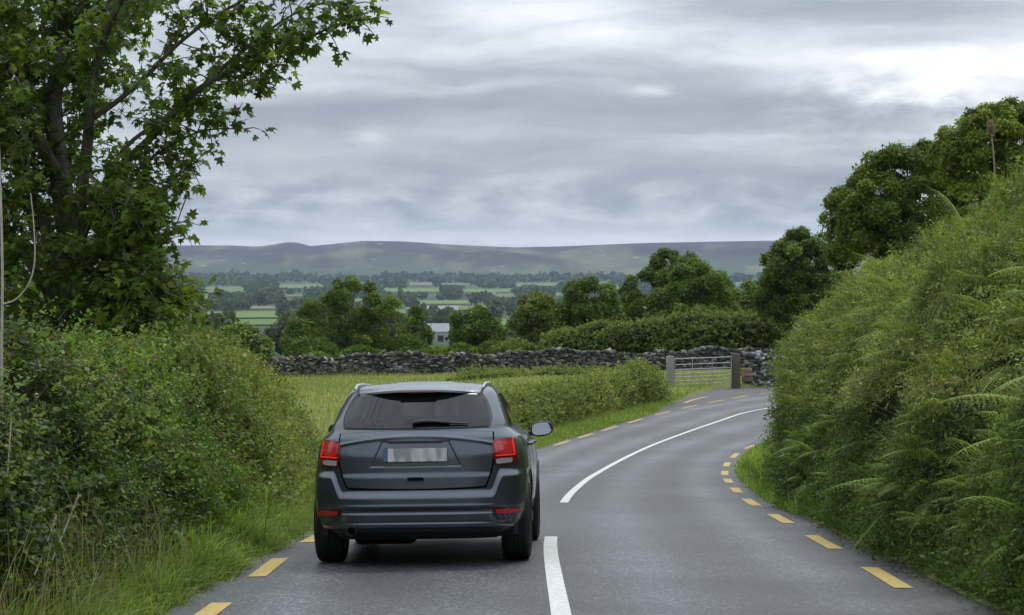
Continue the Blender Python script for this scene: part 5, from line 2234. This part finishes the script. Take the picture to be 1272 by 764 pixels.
def stone_wall(name, label, path, height, thick=.45, group=None, cols=None, seed=0):
    P, s_ = resample(np.array(path, float), .05)
    T = unit(np.gradient(P, axis=0))
    Nn = np.stack([T[:, 1], -T[:, 0]], 1)
    L = s_[-1]
    mid = P[len(P) // 2]
    root_z = terrain_z(mid[0], mid[1])
    Vs, Fs, Cs = [], [], []
    cnt = 0
    cols = cols or [(.045, .045, .040), (.085, .083, .075), (.13, .125, .115), (.19, .185, .17), (.28, .27, .255)]

    def stone(s0, zc, l, h, d, off, lean=0.0, col=None):
        nonlocal cnt
        i = min(len(P) - 1, int(s0 / L * (len(P) - 1)))
        g_ = gz[i]
        V = BOXV * np.array([l, d, h]) + rng.normal(size=(8, 3)) * np.array([.13 * l, .16 * d, .20 * h])
        c_, s__ = math.cos(lean), math.sin(lean)
        V = np.stack([V[:, 0] * c_ - V[:, 2] * s__, V[:, 1], V[:, 0] * s__ + V[:, 2] * c_], 1)
        W_ = np.zeros((8, 3))
        W_[:, :2] = P[i] + T[i] * V[:, 0:1] + Nn[i] * (V[:, 1:2] + off)
        W_[:, 2] = g_ + zc + V[:, 2]
        Vs.append(W_)
        Fs.append(BOXF + cnt)
        cnt += 8
        if col is None:
            t = rng.random() ** 1.6 * (len(cols) - 1.001)
            k = int(t)
            col = np.array(cols[k]) * (1 - t + k) + np.array(cols[k + 1]) * (t - k)
            col = col * np.exp(rng.normal(size=3) * .05)
        Cs.append(np.tile(col, (8, 1)))
    gz = terrain_z(P[:, 0], P[:, 1])
    for face in (-1, 1):
        z = -.08
        while z < height - .10:
            h = rng.uniform(.06, .12)
            s0 = rng.uniform(0, .2)
            while s0 < L:
                l = rng.uniform(.10, .32)
                hh = height + .10 * math.sin(s0 * .7 + seed) + .08 * math.sin(s0 * 2.3)
                if z < hh - .1:
                    batter = (1 - z / height) * .08
                    stone(s0 + l / 2, z + h / 2 + rng.normal() * .01, l * .97, h * .98, thick * .5, face * (thick * .25 + batter) + rng.normal() * .02, rng.normal() * .07)
                s0 += l
            z += h
    # cope stones set on edge
    s0 = 0
    while s0 < L:
        l = rng.uniform(.09, .22)
        hh = height + .10 * math.sin(s0 * .7 + seed) + .08 * math.sin(s0 * 2.3)
        stone(s0, hh - .02 + rng.normal() * .03, l * .9, rng.uniform(.12, .22), thick * .9, 0, rng.normal(.25, .25), None)
        s0 += l * 1.05
    me = np_mesh(name, np.concatenate(Vs) - np.array([mid[0], mid[1], root_z]), np.concatenate(Fs), np.concatenate(Cs))
    o = link(name, me, M_STONE)
    o.location = (mid[0], mid[1], root_z)
    tag(o, label, 'wall', group)
    return o


def build_walls():
    gw = 'dry stone field walls'
    # the line of the long wall: traced top and foot, standing on the slope
    stone_wall('dry_stone_wall', 'long dark dry stone wall running across the far side of the field beyond the car', [(-24, 101), (-14, 103), (-9.6, 105), (0, 108.5), (8, 111), (14, 112.5), (22, 112)], .98, .5, gw, seed=1)
    stone_wall('dry_stone_wall', 'lichen-grey dry stone wall right of the gate, tumbled beside the dark brown post', [(10.7, 95.6), (11.9, 96.0), (13.6, 96.6), (18, 98.5), (26, 102)], 1.22, .55, gw,
               [(.06, .06, .058), (.14, .14, .135), (.28, .28, .27), (.42, .42, .40)], seed=2)
    # sandstone blocks by the post
    for k, (z, l, h, col, lab) in enumerate(((.62, .50, .20, (.24, .19, .11), 'uppermost yellow sandstone block beside the gate post'), (.42, .56, .19, (.28, .19, .10), 'middle ochre-brown sandstone block beside the gate post'), (.20, .50, .24, (.14, .11, .09), 'lowest brown sandstone block beside the gate post'))):
        bm = bmesh.new()
        add_box(bm, (0, 0, 0), (l, .3, h * .95), bev=.025)
        for v in bm.verts:
            v.co += Vector(rng.normal(size=3) * .008)
        o = bm_obj('sandstone_block', bm, principled('sandstone_' + 'abc'[k], col, .9, noise_amt=.35, noise_scale=7))
        o.location = (10.66 + .03 * k, 95.34, terrain_z(10.5, 95.1) + z)
        tag(o, lab, 'stone block', 'sandstone blocks stacked by the gate post')
    # gate posts
    def post(x, y, w, h, mat, label, seed):
        bm = bmesh.new()
        add_box(bm, (0, 0, h / 2 - .15), (w, w * .9, h + .3), bev=.035)
        bmesh.ops.subdivide_edges(bm, edges=bm.edges[:], cuts=3, use_grid_fill=True)
        for v in bm.verts:
            n_ = vnoise(np.array([[v.co.x * 4 + seed, v.co.y * 4, v.co.z * 2.5]]), 1, seed, 3)[0]
            v.co.x += n_ * .018
            v.co.y += n_ * .018
            if v.co.z > h - .04:
                v.co.z += n_ * .04
        o = bm_obj('gate_post', bm, mat)
        o.location = (x, y, terrain_z(x, y))
        tag(o, label, 'gate post', 'stone gate posts')
        sharp(o, 50)
    mg = principled('post_limestone', (.22, .225, .20), .9, noise_amt=.4, noise_scale=5)
    mb = principled('post_weathered', (.085, .065, .048), .9, noise_amt=.45, noise_scale=4)
    xl, xr, yl, yr = 6.95, 10.12, 92.0, 94.6
    post(xl, yl, .32, 1.38, mg, 'pale grey stone post at the left end of the metal gate', 3)
    post(xr, yr, .40, 1.62, mb, 'taller dark brown post at the right end of the metal gate', 8)
    # the gate
    x0, x1 = xl + .22, xr - .22
    zg = terrain_z(8.4, 93.2)
    ang = math.atan2(yr - yl, xr - xl)
    wdt = math.hypot((x1 - x0), (yr - yl) * (x1 - x0) / (xr - xl))
    gate = empty('field_gate', ((xl + xr) / 2, (yl + yr) / 2, zg), (0, 0, ang))
    tag(gate, 'galvanised tubular metal farm gate, closed, between two stone posts', 'gate')
    M_GALV = principled('galvanised_steel', (.33, .34, .35), .45, metal=.6, noise_amt=.2, noise_scale=6)
    zs = [.10, .25, .42, .58, .76, .98, 1.24]
    for z in zs:
        bm = bmesh.new()
        bmesh.ops.create_cone(bm, cap_ends=True, segments=10, radius1=.021, radius2=.021, depth=wdt - .04, matrix=Matrix.Translation((0, 0, z)) @ Matrix.Rotation(math.pi / 2, 4, 'Y'))
        sharp(bm_obj('rail', bm, M_GALV, gate), 40)
    for x in (-wdt / 2, wdt / 2):
        bm = bmesh.new()
        bmesh.ops.create_cone(bm, cap_ends=True, segments=10, radius1=.027, radius2=.027, depth=1.24, matrix=Matrix.Translation((x, 0, .65)))
        sharp(bm_obj('end_upright', bm, M_GALV, gate), 40)
    for x in (-wdt * .20, wdt * .15):
        bm = bmesh.new()
        add_box(bm, (x, -.024, .67), (.045, .010, 1.16), bev=.002)
        bm_obj('brace', bm, M_GALV, gate)
    bm = bmesh.new()
    add_box(bm, (wdt / 2 + .05, 0, 1.0), (.12, .03, .05), bev=.004)
    bm_obj('hinge', bm, M_GALV, gate)
    bm = bmesh.new()
    add_box(bm, (wdt / 2 + .05, 0, .3), (.12, .03, .05), bev=.004)
    bm_obj('hinge', bm, M_GALV, gate)


def mid_hedge(name, label, path, hts, wid, cols, leaf=.10, dens=42, k=8, group=None, seed=1, amp=.3, core=True, z_off=0.0, tm=None, flower=None):
    P = resample(relax(catmull(path, .5), 4), .4)[0]
    T = unit(np.gradient(P, axis=0))
    Nn = np.stack([T[:, 1], -T[:, 0]], 1)
    s_ = np.linspace(0, 1, len(P))
    gz = terrain_z(P[:, 0], P[:, 1])
    H = np.interp(s_, np.linspace(0, 1, len(hts)), hts)

    def sec(i):
        e = math.sin(min(1, min(s_[i], 1 - s_[i]) * 14) * math.pi / 2) * .65 + .35
        h = H[i] * e
        w = wid * e
        return [(w, gz[i]), (w * 1.02, gz[i] + .35 * h), (w * .8, gz[i] + .75 * h), (w * .35, gz[i] + h), (-w * .35, gz[i] + h), (-w * .8, gz[i] + .75 * h), (-w, gz[i])]
    S_ = section_surface(P, Nn, sec, 24, amp, .8, seed)
    mid = P[len(P) // 2]
    root = empty(name, (mid[0], mid[1], terrain_z(mid[0], mid[1])))
    tag(root, label, 'hedge', group)
    Nr = grid_normals(S_)
    ctr = S_.mean(axis=1, keepdims=True)
    if ((Nr * (S_ - ctr)).sum(-1)).mean() < 0:
        S_ = S_[:, ::-1].copy()
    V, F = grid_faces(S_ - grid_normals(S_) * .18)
    link('dark_core', np_mesh('dark_core', V, F), M_CORE, root, True)
    pos, nr = sample_grid(S_, lambda q_: dens * (1 + 0 * q_[:, 0]))
    parts = [sprigs(pos, nr, k, .30, leaf, cols, tm or T_RHOMB, .5, .2, .45, seed + 3, .18, .26, 1.2)]
    sh, ns = sample_grid(S_, lambda q_: 1.6 + 0 * q_[:, 0])
    parts.append(sprigs(sh, ns, 10, .55, leaf * .9, cols[1:], T_RHOMB, .9, .2, .4, seed + 9, .0, .25))
    if flower is not None:
        fp, fn = sample_grid(S_, lambda q_: flower[1] * (vnoise(q_, .25, seed + 20, 2) > flower[2]))
        parts.append(sprigs(fp, fn, 6, .3, leaf * .8, flower[0], T_RHOMB, .8, .1, .4, seed + 30, .0, .2))
    join_mesh('foliage', parts, M_TREE, root)
    settle(root)
    return root


def build_mid_hedges():
    # bank along the left of the road beyond the car
    P, T = path_offset_from(EL, -2.1, 40, 83, .5)
    off = .0 + 0 * P[:, 1]
    P = P[::4]
    mid_hedge('hedge', 'low weedy yellow-green hedge along the left roadside between car and gate', P, [1.0, 1.1, 1.12, 1.12, 1.12, 1.2, 1.55], .65,
              [(.08, .105, .025), (.12, .155, .03), (.16, .20, .038), (.20, .225, .05), (.21, .19, .075)], .085, 75, 8, seed=5, amp=.28,
              flower=([(.20, .26, .03), (.28, .30, .03)], 9, .12))
    # the clipped hedge behind the long wall
    a = [px_at(672, 400, 121), px_at(760, 400, 120), px_at(850, 400, 118), px_at(930, 400, 116), px_at(1002, 400, 117)]
    mid_hedge('hedge', 'thick dark green hedge behind the long stone wall, left of and above the gate', [(p[0], p[1]) for p in a], [1.5, 2.05, 2.3, 2.65, 2.8, 2.4], 1.6,
              [(.045, .065, .014), (.07, .098, .019), (.10, .135, .024), (.13, .17, .03), (.16, .19, .035)], .14, 44, 8, seed=6, amp=.35)
    a = [px_at(985, 400, 104), px_at(1035, 400, 100), px_at(1100, 400, 98)]
    mid_hedge('hedge', 'dark hedge behind the far stone wall at the end of the fern bank', [(p[0], p[1]) for p in a], [1.9, 2.2, 3.0], 1.4, TG_DK, .13, 44, 8, seed=7, amp=.3)
    # rank weeds against the stone wall
    a = [px_at(560, 400, 100), px_at(620, 400, 103), px_at(690, 400, 105), px_at(760, 400, 106)]
    mid_hedge('weed_patch', 'strip of tall yellowish weeds at the foot of the long stone wall', [(p[0], p[1]) for p in a], [.2, .38, .3, .38, .25], .4, [(.07, .11, .02), (.12, .17, .03), (.17, .22, .04), (.22, .24, .05)], .09, 55, 7, seed=8, amp=.2)['category'] = 'weeds'
    # brambly weeds beside the left flank of the car
    a = [(-2.55, 39.5), (-2.2, 44), (-1.6, 50), (-.9, 56)]
    mid_hedge('weed_patch', 'patch of pinkish-brown and green weeds in the gap between the left hedge and the car', a, [.95, .95, .85, .7], .75,
              [(.06, .08, .03), (.10, .13, .03), (.15, .18, .05), (.15, .11, .07), (.18, .19, .05)], .07, 95, 8, seed=9, amp=.3)['category'] = 'weeds'


build_trees()
build_sycamore()
build_sapling()
build_walls()
build_mid_hedges()


# ------------------------------------------------------------- the valley
FIELDS = [(251, 307, 356.5, 364, 0), (342, 403, 353, 358.5, 1), (289, 345, 387.5, 396, 2), (281, 352, 397.5, 405, 0), (475, 550, 358.5, 363.5, 1), (573, 640, 359, 364, 2),
          (518, 586, 373.5, 378.5, 2), (480, 496, 376, 380, 1), (497, 530, 395, 399, 1), (528, 566, 411, 419, 3), (310, 342, 381, 384.5, 3), (600, 628, 359.5, 363, 1),
          (705, 752, 350.5, 354, 0), (640, 700, 352, 356, 1), (908, 946, 351, 356, 0), (410, 470, 351, 354, 0), (232, 262, 368, 372, 1), (640, 672, 384, 389, 2),
          (690, 716, 364, 368, 1), (750, 800, 356, 361, 2), (505, 540, 351.5, 354.5, 3), (560, 610, 400, 405, 0), (236, 280, 388, 392, 0), (900, 935, 362, 367, 2), (770, 812, 372, 378, 1)]
FCOL = [(.105, .15, .045), (.125, .165, .055), (.12, .17, .04), (.16, .165, .085)]


_r5 = random.Random(23)
for _ in range(34):
    _x, _y = _r5.uniform(225, 940), 352 + 52 * _r5.random() ** 1.6
    _w, _h = _r5.uniform(16, 52), _r5.uniform(1.6, 3.2) * (1 + (_y - 352) / 28)
    if all(_x > f[1] + 4 or _x + _w < f[0] - 4 or _y > f[3] + 1.2 or _y + _h < f[2] - 1.2 for f in FIELDS):
        FIELDS.append((_x, _x + _w, _y, _y + _h, _r5.randrange(4)))


def build_fields():
    mats = [principled('field_grass_' + 'abcd'[i], c, .9, spec=.1, noise_amt=.25, noise_scale=.02) for i, c in enumerate(FCOL)]
    for (x0, x1, y0, y1, k) in FIELDS:
        n_ = 12
        # corners in world, then a bilinear sheet draped on the land
        a, b_, c, d = [np.array(px_ground(*p)) for p in ((x0, y1), (x1, y1 - rng.uniform(0, .8)), (x1 - rng.uniform(-3, 3), y0), (x0 + rng.uniform(-3, 3), y0 + rng.uniform(0, .6)))]
        u, v = np.meshgrid(np.linspace(0, 1, n_), np.linspace(0, 1, n_))
        P = (1 - u)[..., None] * (1 - v)[..., None] * a + u[..., None] * (1 - v)[..., None] * b_ + u[..., None] * v[..., None] * c + (1 - u)[..., None] * v[..., None] * d
        Z = terrain_z(P[..., 0], P[..., 1]) + .9
        o = grid_sheet('pasture', P[..., 0], P[..., 1], Z, mats[k])
        tag(o, kind='structure')


def to_px(P):
    d = P - np.array([0, 0, CZ])
    c, s_ = math.cos(PITCH), math.sin(PITCH)
    f = d[:, 1] * c - d[:, 2] * s_
    up = d[:, 1] * s_ + d[:, 2] * c
    return 636 + F_PX * d[:, 0] / f, 382 - F_PX * up / f


def build_woods():
    N_ = 24000
    az_ = rng.uniform(-.30, .30, N_)
    Y = np.exp(rng.uniform(math.log(330), math.log(5900), N_))
    Y = np.where(rng.random(N_) < .55, rng.uniform(1100, 5900, N_), Y)
    X = az_ * Y
    Z = terrain_z(X, Y)
    P = np.stack([X, Y, Z], 1)
    px, py = to_px(P)
    h = rng.uniform(7, 13, N_) * (1 + smooth(1500, 5000, Y) * .35)
    hp = h / Y * F_PX
    wood = vnoise(np.stack([X, Y * .45, 0 * X], 1), 1 / 210.0, 4, 3) + .12
    # hedgerow lines on a skewed grid
    gx, gy = X + .3 * Y, Y - .15 * X
    line = (np.abs((gx / 170 + .3 * np.sin(gy / 400)) % 1 - .5) < .05) | (np.abs((gy / 210) % 1 - .5) < .07)
    keep = (wood > -.05) | line
    keep &= rng.random(N_) < np.where(Y > 4600, .45, 1.0) + .0
    for (x0, x1, y0, y1, k) in FIELDS:
        hid = (px > x0 - 1) & (px < x1 + 1) & (py > y0 - .3) & (py - hp * .95 < y1 - .6)
        keep &= ~hid
    P, h, Y = P[keep], h[keep], Y[keep]
    w = h * rng.uniform(.45, .95, len(h)) * (1 + smooth(1500, 5000, Y) * .5)
    print('far trees', len(P))
    outs = []
    for lo, hi, k in ((0, 1200, 110), (1200, 2600, 60), (2600, 9000, 34)):
        m_ = (Y >= lo) & (Y < hi)
        n_ = int(m_.sum())
        if not n_:
            continue
        c, hh, ww = P[m_], h[m_], w[m_]
        d = unit(rnd(n_ * k) + np.array([0, 0, .25])).reshape(n_, k, 3)
        rad = rng.uniform(.6, 1.0, (n_, k, 1)) * (1 + .25 * rng.normal(size=(n_, k, 1)) * .5)
        pos = c[:, None, :] + d * rad * np.stack([ww * .5, ww * .5, hh * .42], 1)[:, None, :]
        pos[:, :, 2] += (hh * .52)[:, None]
        nn = unit(d.reshape(-1, 3) + rnd(n_ * k) * .45)
        col = palette(c, [(.026, .042, .014), (.038, .058, .017), (.056, .080, .02), (.085, .105, .028)], 1 / 90.0, 3, .22)
        sz = np.repeat(np.maximum(ww, hh * .5) * (.30 if k > 100 else .38 if k > 50 else .5), k) * np.exp(rng.normal(size=n_ * k) * .2)
        outs.append(stamp(T_RHOMB, pos.reshape(-1, 3) - 0, unit(np.cross(nn, rnd(n_ * k))), nn, sz, np.repeat(col, k, axis=0) * np.exp(rng.normal(size=(n_ * k, 1)) * .15), 1.4))
    o = join_mesh('woodland', outs, M_TREE)
    tag(o, 'distant belts of trees and hedgerows filling the valley floor', 'woodland', kind='stuff')


def house(px, py, wpx, label, col, roofc, storeys=1, depth=8.0, yaw=0.0, shed=False):
    X, Y = px_ground(px, py)
    w = wpx / F_PX * Y
    z0 = terrain_z(X, Y)
    h = (2.9 * storeys + .4) if not shed else 4.6
    root = empty('farm_shed' if shed else 'farmhouse', (X, Y, z0), (0, 0, yaw))
    tag(root, label, 'barn' if shed else 'house', 'pale buildings scattered in the valley')
    bm = bmesh.new()
    add_box(bm, (0, 0, h / 2 - 1), (w, depth, h + 2))
    rz = depth * (.5 if not shed else .28) * .85
    # gables
    for s_ in (-1, 1):
        v = [bm.verts.new(p) for p in ((s_ * w / 2, -depth / 2, h), (s_ * w / 2, depth / 2, h), (s_ * w / 2, 0, h + rz))]
        bm.faces.new(v)
    bm_obj('wall', bm, col, root)
    bm = bmesh.new()
    o_ = .4
    for s_ in (-1, 1):
        a_ = [(-w / 2 - o_, s_ * (depth / 2 + o_), h - .15), (w / 2 + o_, s_ * (depth / 2 + o_), h - .15), (w / 2 + o_, 0, h + rz + .1), (-w / 2 - o_, 0, h + rz + .1)]
        v = [bm.verts.new(p) for p in a_]
        f = bm.faces.new(v)
    bmesh.ops.solidify(bm, geom=bm.faces[:], thickness=.15)
    rf = bm_obj('roof', bm, roofc, root)
    if not shed:
        for s_ in (-1, 1):
            bm = bmesh.new()
            add_box(bm, (s_ * (w / 2 - .5), 0, h + rz + .35), (.7, .6, 1.3))
            bm_obj('chimney', bm, col, rf)
        nwin = max(2, int(w / 3.2))
        for st in range(storeys):
            for i in range(nwin):
                bm = bmesh.new()
                add_box(bm, (-w / 2 + (i + .5) * w / nwin, -depth / 2 - .02, 1.6 + st * 2.8), (.95, .08, 1.15))
                bm_obj('window', bm, M_GLASS, root)
    bm = bmesh.new()
    dw = 1.0 if not shed else 2.6
    dh = 2.0 if not shed else 2.8
    add_box(bm, (w * .12, -depth / 2 - .04, dh / 2), (dw, .10, dh))
    bm_obj('door', bm, M_TRIM, root)


def build_houses():
    wh = principled('white_render', (.62, .62, .60), .8, noise_amt=.06, noise_scale=.5)
    cr = principled('cream_render', (.34, .33, .30), .8, noise_amt=.06, noise_scale=.5)
    sl = principled('slate_roof', (.10, .105, .115), .7, noise_amt=.3, noise_scale=.6)
    pl = principled('pale_sheet_roof', (.42, .44, .46), .5, noise_amt=.1, noise_scale=.3)
    gy = principled('grey_sheet', (.26, .28, .29), .6, noise_amt=.1, noise_scale=.3)
    H = [(250, 382, 11, 'white two-storey farmhouse at the far left of the valley by the sycamore', wh, sl, 2, 8, .1, False),
         (260, 384.5, 7, 'low white outbuilding just right of the leftmost farmhouse', wh, pl, 1, 6, .3, False),
         (395, 351.8, 7, 'tiny white house at the foot of the hills above the spreading tree', wh, sl, 1, 8, 0, False),
         (379, 351.6, 4.5, 'smaller white cottage left of the tiny house under the hills', wh, sl, 1, 8, 0, False),
         (529, 389, 13, 'pale gabled shed in mid valley, right of the evergreen', cr, pl, 1, 12, .15, True),
         (557, 391, 24, 'long low white-roofed shed in mid valley', cr, pl, 1, 16, .02, True),
         (544, 424, 26, 'large pale farm shed with a flat field before it, nearest in the valley', cr, pl, 1, 14, .05, True),
         (591, 379, 7, 'small white house above the round tree in the valley', wh, sl, 1, 8, .2, False),
         (616, 347.5, 8, 'white house high on the far valley edge left of centre', wh, sl, 1, 9, 0, False),
         (650, 373, 10, 'white bungalow in the trees above the pale olive tree', wh, sl, 1, 9, .1, False),
         (694, 374, 6, 'small cream house left of the dome-shaped tree', cr, sl, 1, 8, .1, False),
         (612, 369, 6, 'grey barn in the valley trees at the centre', gy, gy, 1, 10, .2, True),
         (676, 361, 5, 'distant white cottage among fields right of centre', wh, sl, 1, 8, 0, False),
         (508, 391, 6, 'grey tin shed beside the tip of the evergreen', gy, gy, 1, 10, .1, True)]
    for h in H:
        house(*h)


def build_haze():
    bm = bmesh.new()
    add_box(bm, (0, 7100, 110), (22400, 14900, 320))
    m, q, o = mat_new('haze')
    v = q.add('ShaderNodeVolumePrincipled')
    v.inputs['Color'].default_value = (.60, .75, 1.0, 1)
    v.inputs['Density'].default_value = 4.8e-5
    v.inputs['Anisotropy'].default_value = 0.15
    q.l(v.outputs[0], o.inputs['Volume'])
    ob = bm_obj('haze', bm, m)
    tag(ob, kind='stuff')
    ob['label'] = 'thin blue-grey air haze over the whole valley'
    ob['category'] = 'haze'


# ------------------------------------------------------------- single plants
def build_single_plants():
    gf = 'bracken ferns standing up from the right bank'
    spots = [(26.5, .80, 'tall pale fern standing highest against the dark trees on the right bank'),
             (19.2, .50, 'fern at the right edge on top of the bank'),
             (22.5, .55, 'medium fern between the tallest fern and the one at the edge'),
             (31, .60, 'leftmost upright fern on the crest of the right bank')]
    for (Y, h, lab) in spots:
        i = int(np.argmin(np.abs(RIGHT_S[:, :, 1].mean(1) - Y)))
        row = RIGHT_S[i]
        top = row[row[:, 2] > row[:, 2].max() - .30]
        c = top[np.argmin(top[:, 0])] - np.array([0, 0, .12])
        root = empty('fern', tuple(c))
        tag(root, lab, 'fern', gf)
        n_ = 11
        a = np.linspace(0, 2 * math.pi, n_, endpoint=False) + rng.uniform(0, .5, n_)
        d = np.stack([np.cos(a) * .42, np.sin(a) * .42, np.full(n_, 1.0)], 1)
        outs = fronds(np.tile(c, (n_, 1)), d, h, [(.13, .19, .035), (.17, .23, .045), (.20, .26, .06)], 26, 10, 3, .5, 1.0)
        join_mesh('frond', outs, M_FERN, root)['kind'] = 'stuff'
        settle(root)
    # dead stalk against the tallest tree
    b_ = px_at(1236, 250, 24)
    t = px_at(1231, 160, 24)
    root = empty('dead_stalk', tuple(b_))
    tag(root, 'tall dead brown stalk sticking up from the right bank before the tallest tree', 'dead stalk')
    a = Acc()
    Q = np.array([b_ - [0, 0, .4], b_, (b_ + t) / 2 + [.015, 0, 0], t])
    a.add(*tube_arrays(catmull(Q, .1), .010, 7))
    link('stem', a.mesh('stem'), principled('dead_stem', (.24, .18, .12), .8), root, True)
    n_ = 260
    p = t + rnd(n_) * np.array([.020, .020, .045])
    v = stamp(T_RHOMB, p, unit(rnd(n_) + [0, 0, 1]), rnd(n_), np.full(n_, .03), np.tile((.22, .17, .11), (n_, 1)), 1)
    join_mesh('seed_head', [v], M_GRASS, root)
    settle(root)
    # white umbels at the far end of the right hedge
    gl = ['white flower head at the far end of the fern bank, highest of three', 'white flower head beside the hedge end, nearest the road', 'small white flower head furthest right by the far wall']
    for k, (px, py, Y) in enumerate(((992, 466, 52), (983, 474, 51), (1001, 462, 53))):
        c = px_at(px, py, Y)
        root = empty('hogweed', (c[0], c[1], c[2] - .9))
        tag(root, gl[k], 'wildflower', 'white umbels by the hedge end')
        a = Acc()
        a.add(*tube_arrays(limb_path(c - [0, 0, .9], c, 0, .02), .008, 6))
        link('stem', a.mesh('stem'), M_FERN_STEM, root)
        n_ = 220
        r_ = np.sqrt(rng.random(n_)) * .13
        an = rng.random(n_) * 6.283
        p = c + np.stack([r_ * np.cos(an), r_ * np.sin(an), .03 - r_ ** 2 * 2], 1)
        v = stamp(T_RHOMB, p, rnd(n_) * [1, 1, .2], np.tile((0, 0, 1.), (n_, 1)) + rnd(n_) * .5, np.full(n_, .03), np.tile((.72, .72, .68), (n_, 1)), 1.2)
        join_mesh('flower_head', [v], M_GRASS, root)
        settle(root)
    # dry stalks leaning over the near left verge
    ds = [((-10, 665, 12.5), (58, 652, 12.2), 'nearly level dry straw stalk low at the left edge'),
          ((48, 735, 12.0), (98, 615, 12.3), 'long dry grass stalk leaning right at the lower left'),
          ((20, 764, 11.6), (70, 640, 12.0), 'second slanting dry stalk left of the long leaning one'),
          ((8, 764, 11.8), (14, 520, 12.2), 'upright thin brown stem at the far left edge')]
    for (a0, a1, lab) in ds:
        p0, p1 = px_at(*a0), px_at(*a1)
        root = empty('dry_stalk', tuple(p0))
        tag(root, lab, 'dry stalk', 'dead stalks in the left verge')
        a = Acc()
        Q = np.array([p0 - (p1 - p0) * .3, p0, (p0 + p1) / 2 + rng.normal(size=3) * .02, p1])
        a.add(*tube_arrays(catmull(Q, .05), .0045, 6))
        link('stem', a.mesh('stem'), M_PALEBARK, root, True)
        n_ = 30
        t_ = rng.uniform(.75, 1.0, n_)[:, None]
        t_[:2] = .98
        v = stamp(T_RHOMB, p0 + (p1 - p0) * t_ + rnd(n_) * .003, unit(np.tile(p1 - p0, (n_, 1)) + rnd(n_) * .3), rnd(n_), np.full(n_, .022), np.tile((.28, .22, .13), (n_, 1)), .8)
        join_mesh('seed_head', [v], M_GRASS, root)
        settle(root)


M_FERN_STEM = principled('green_stem', (.10, .15, .04), .7)
build_fields()
build_woods()
build_houses()
build_single_plants()
build_haze()
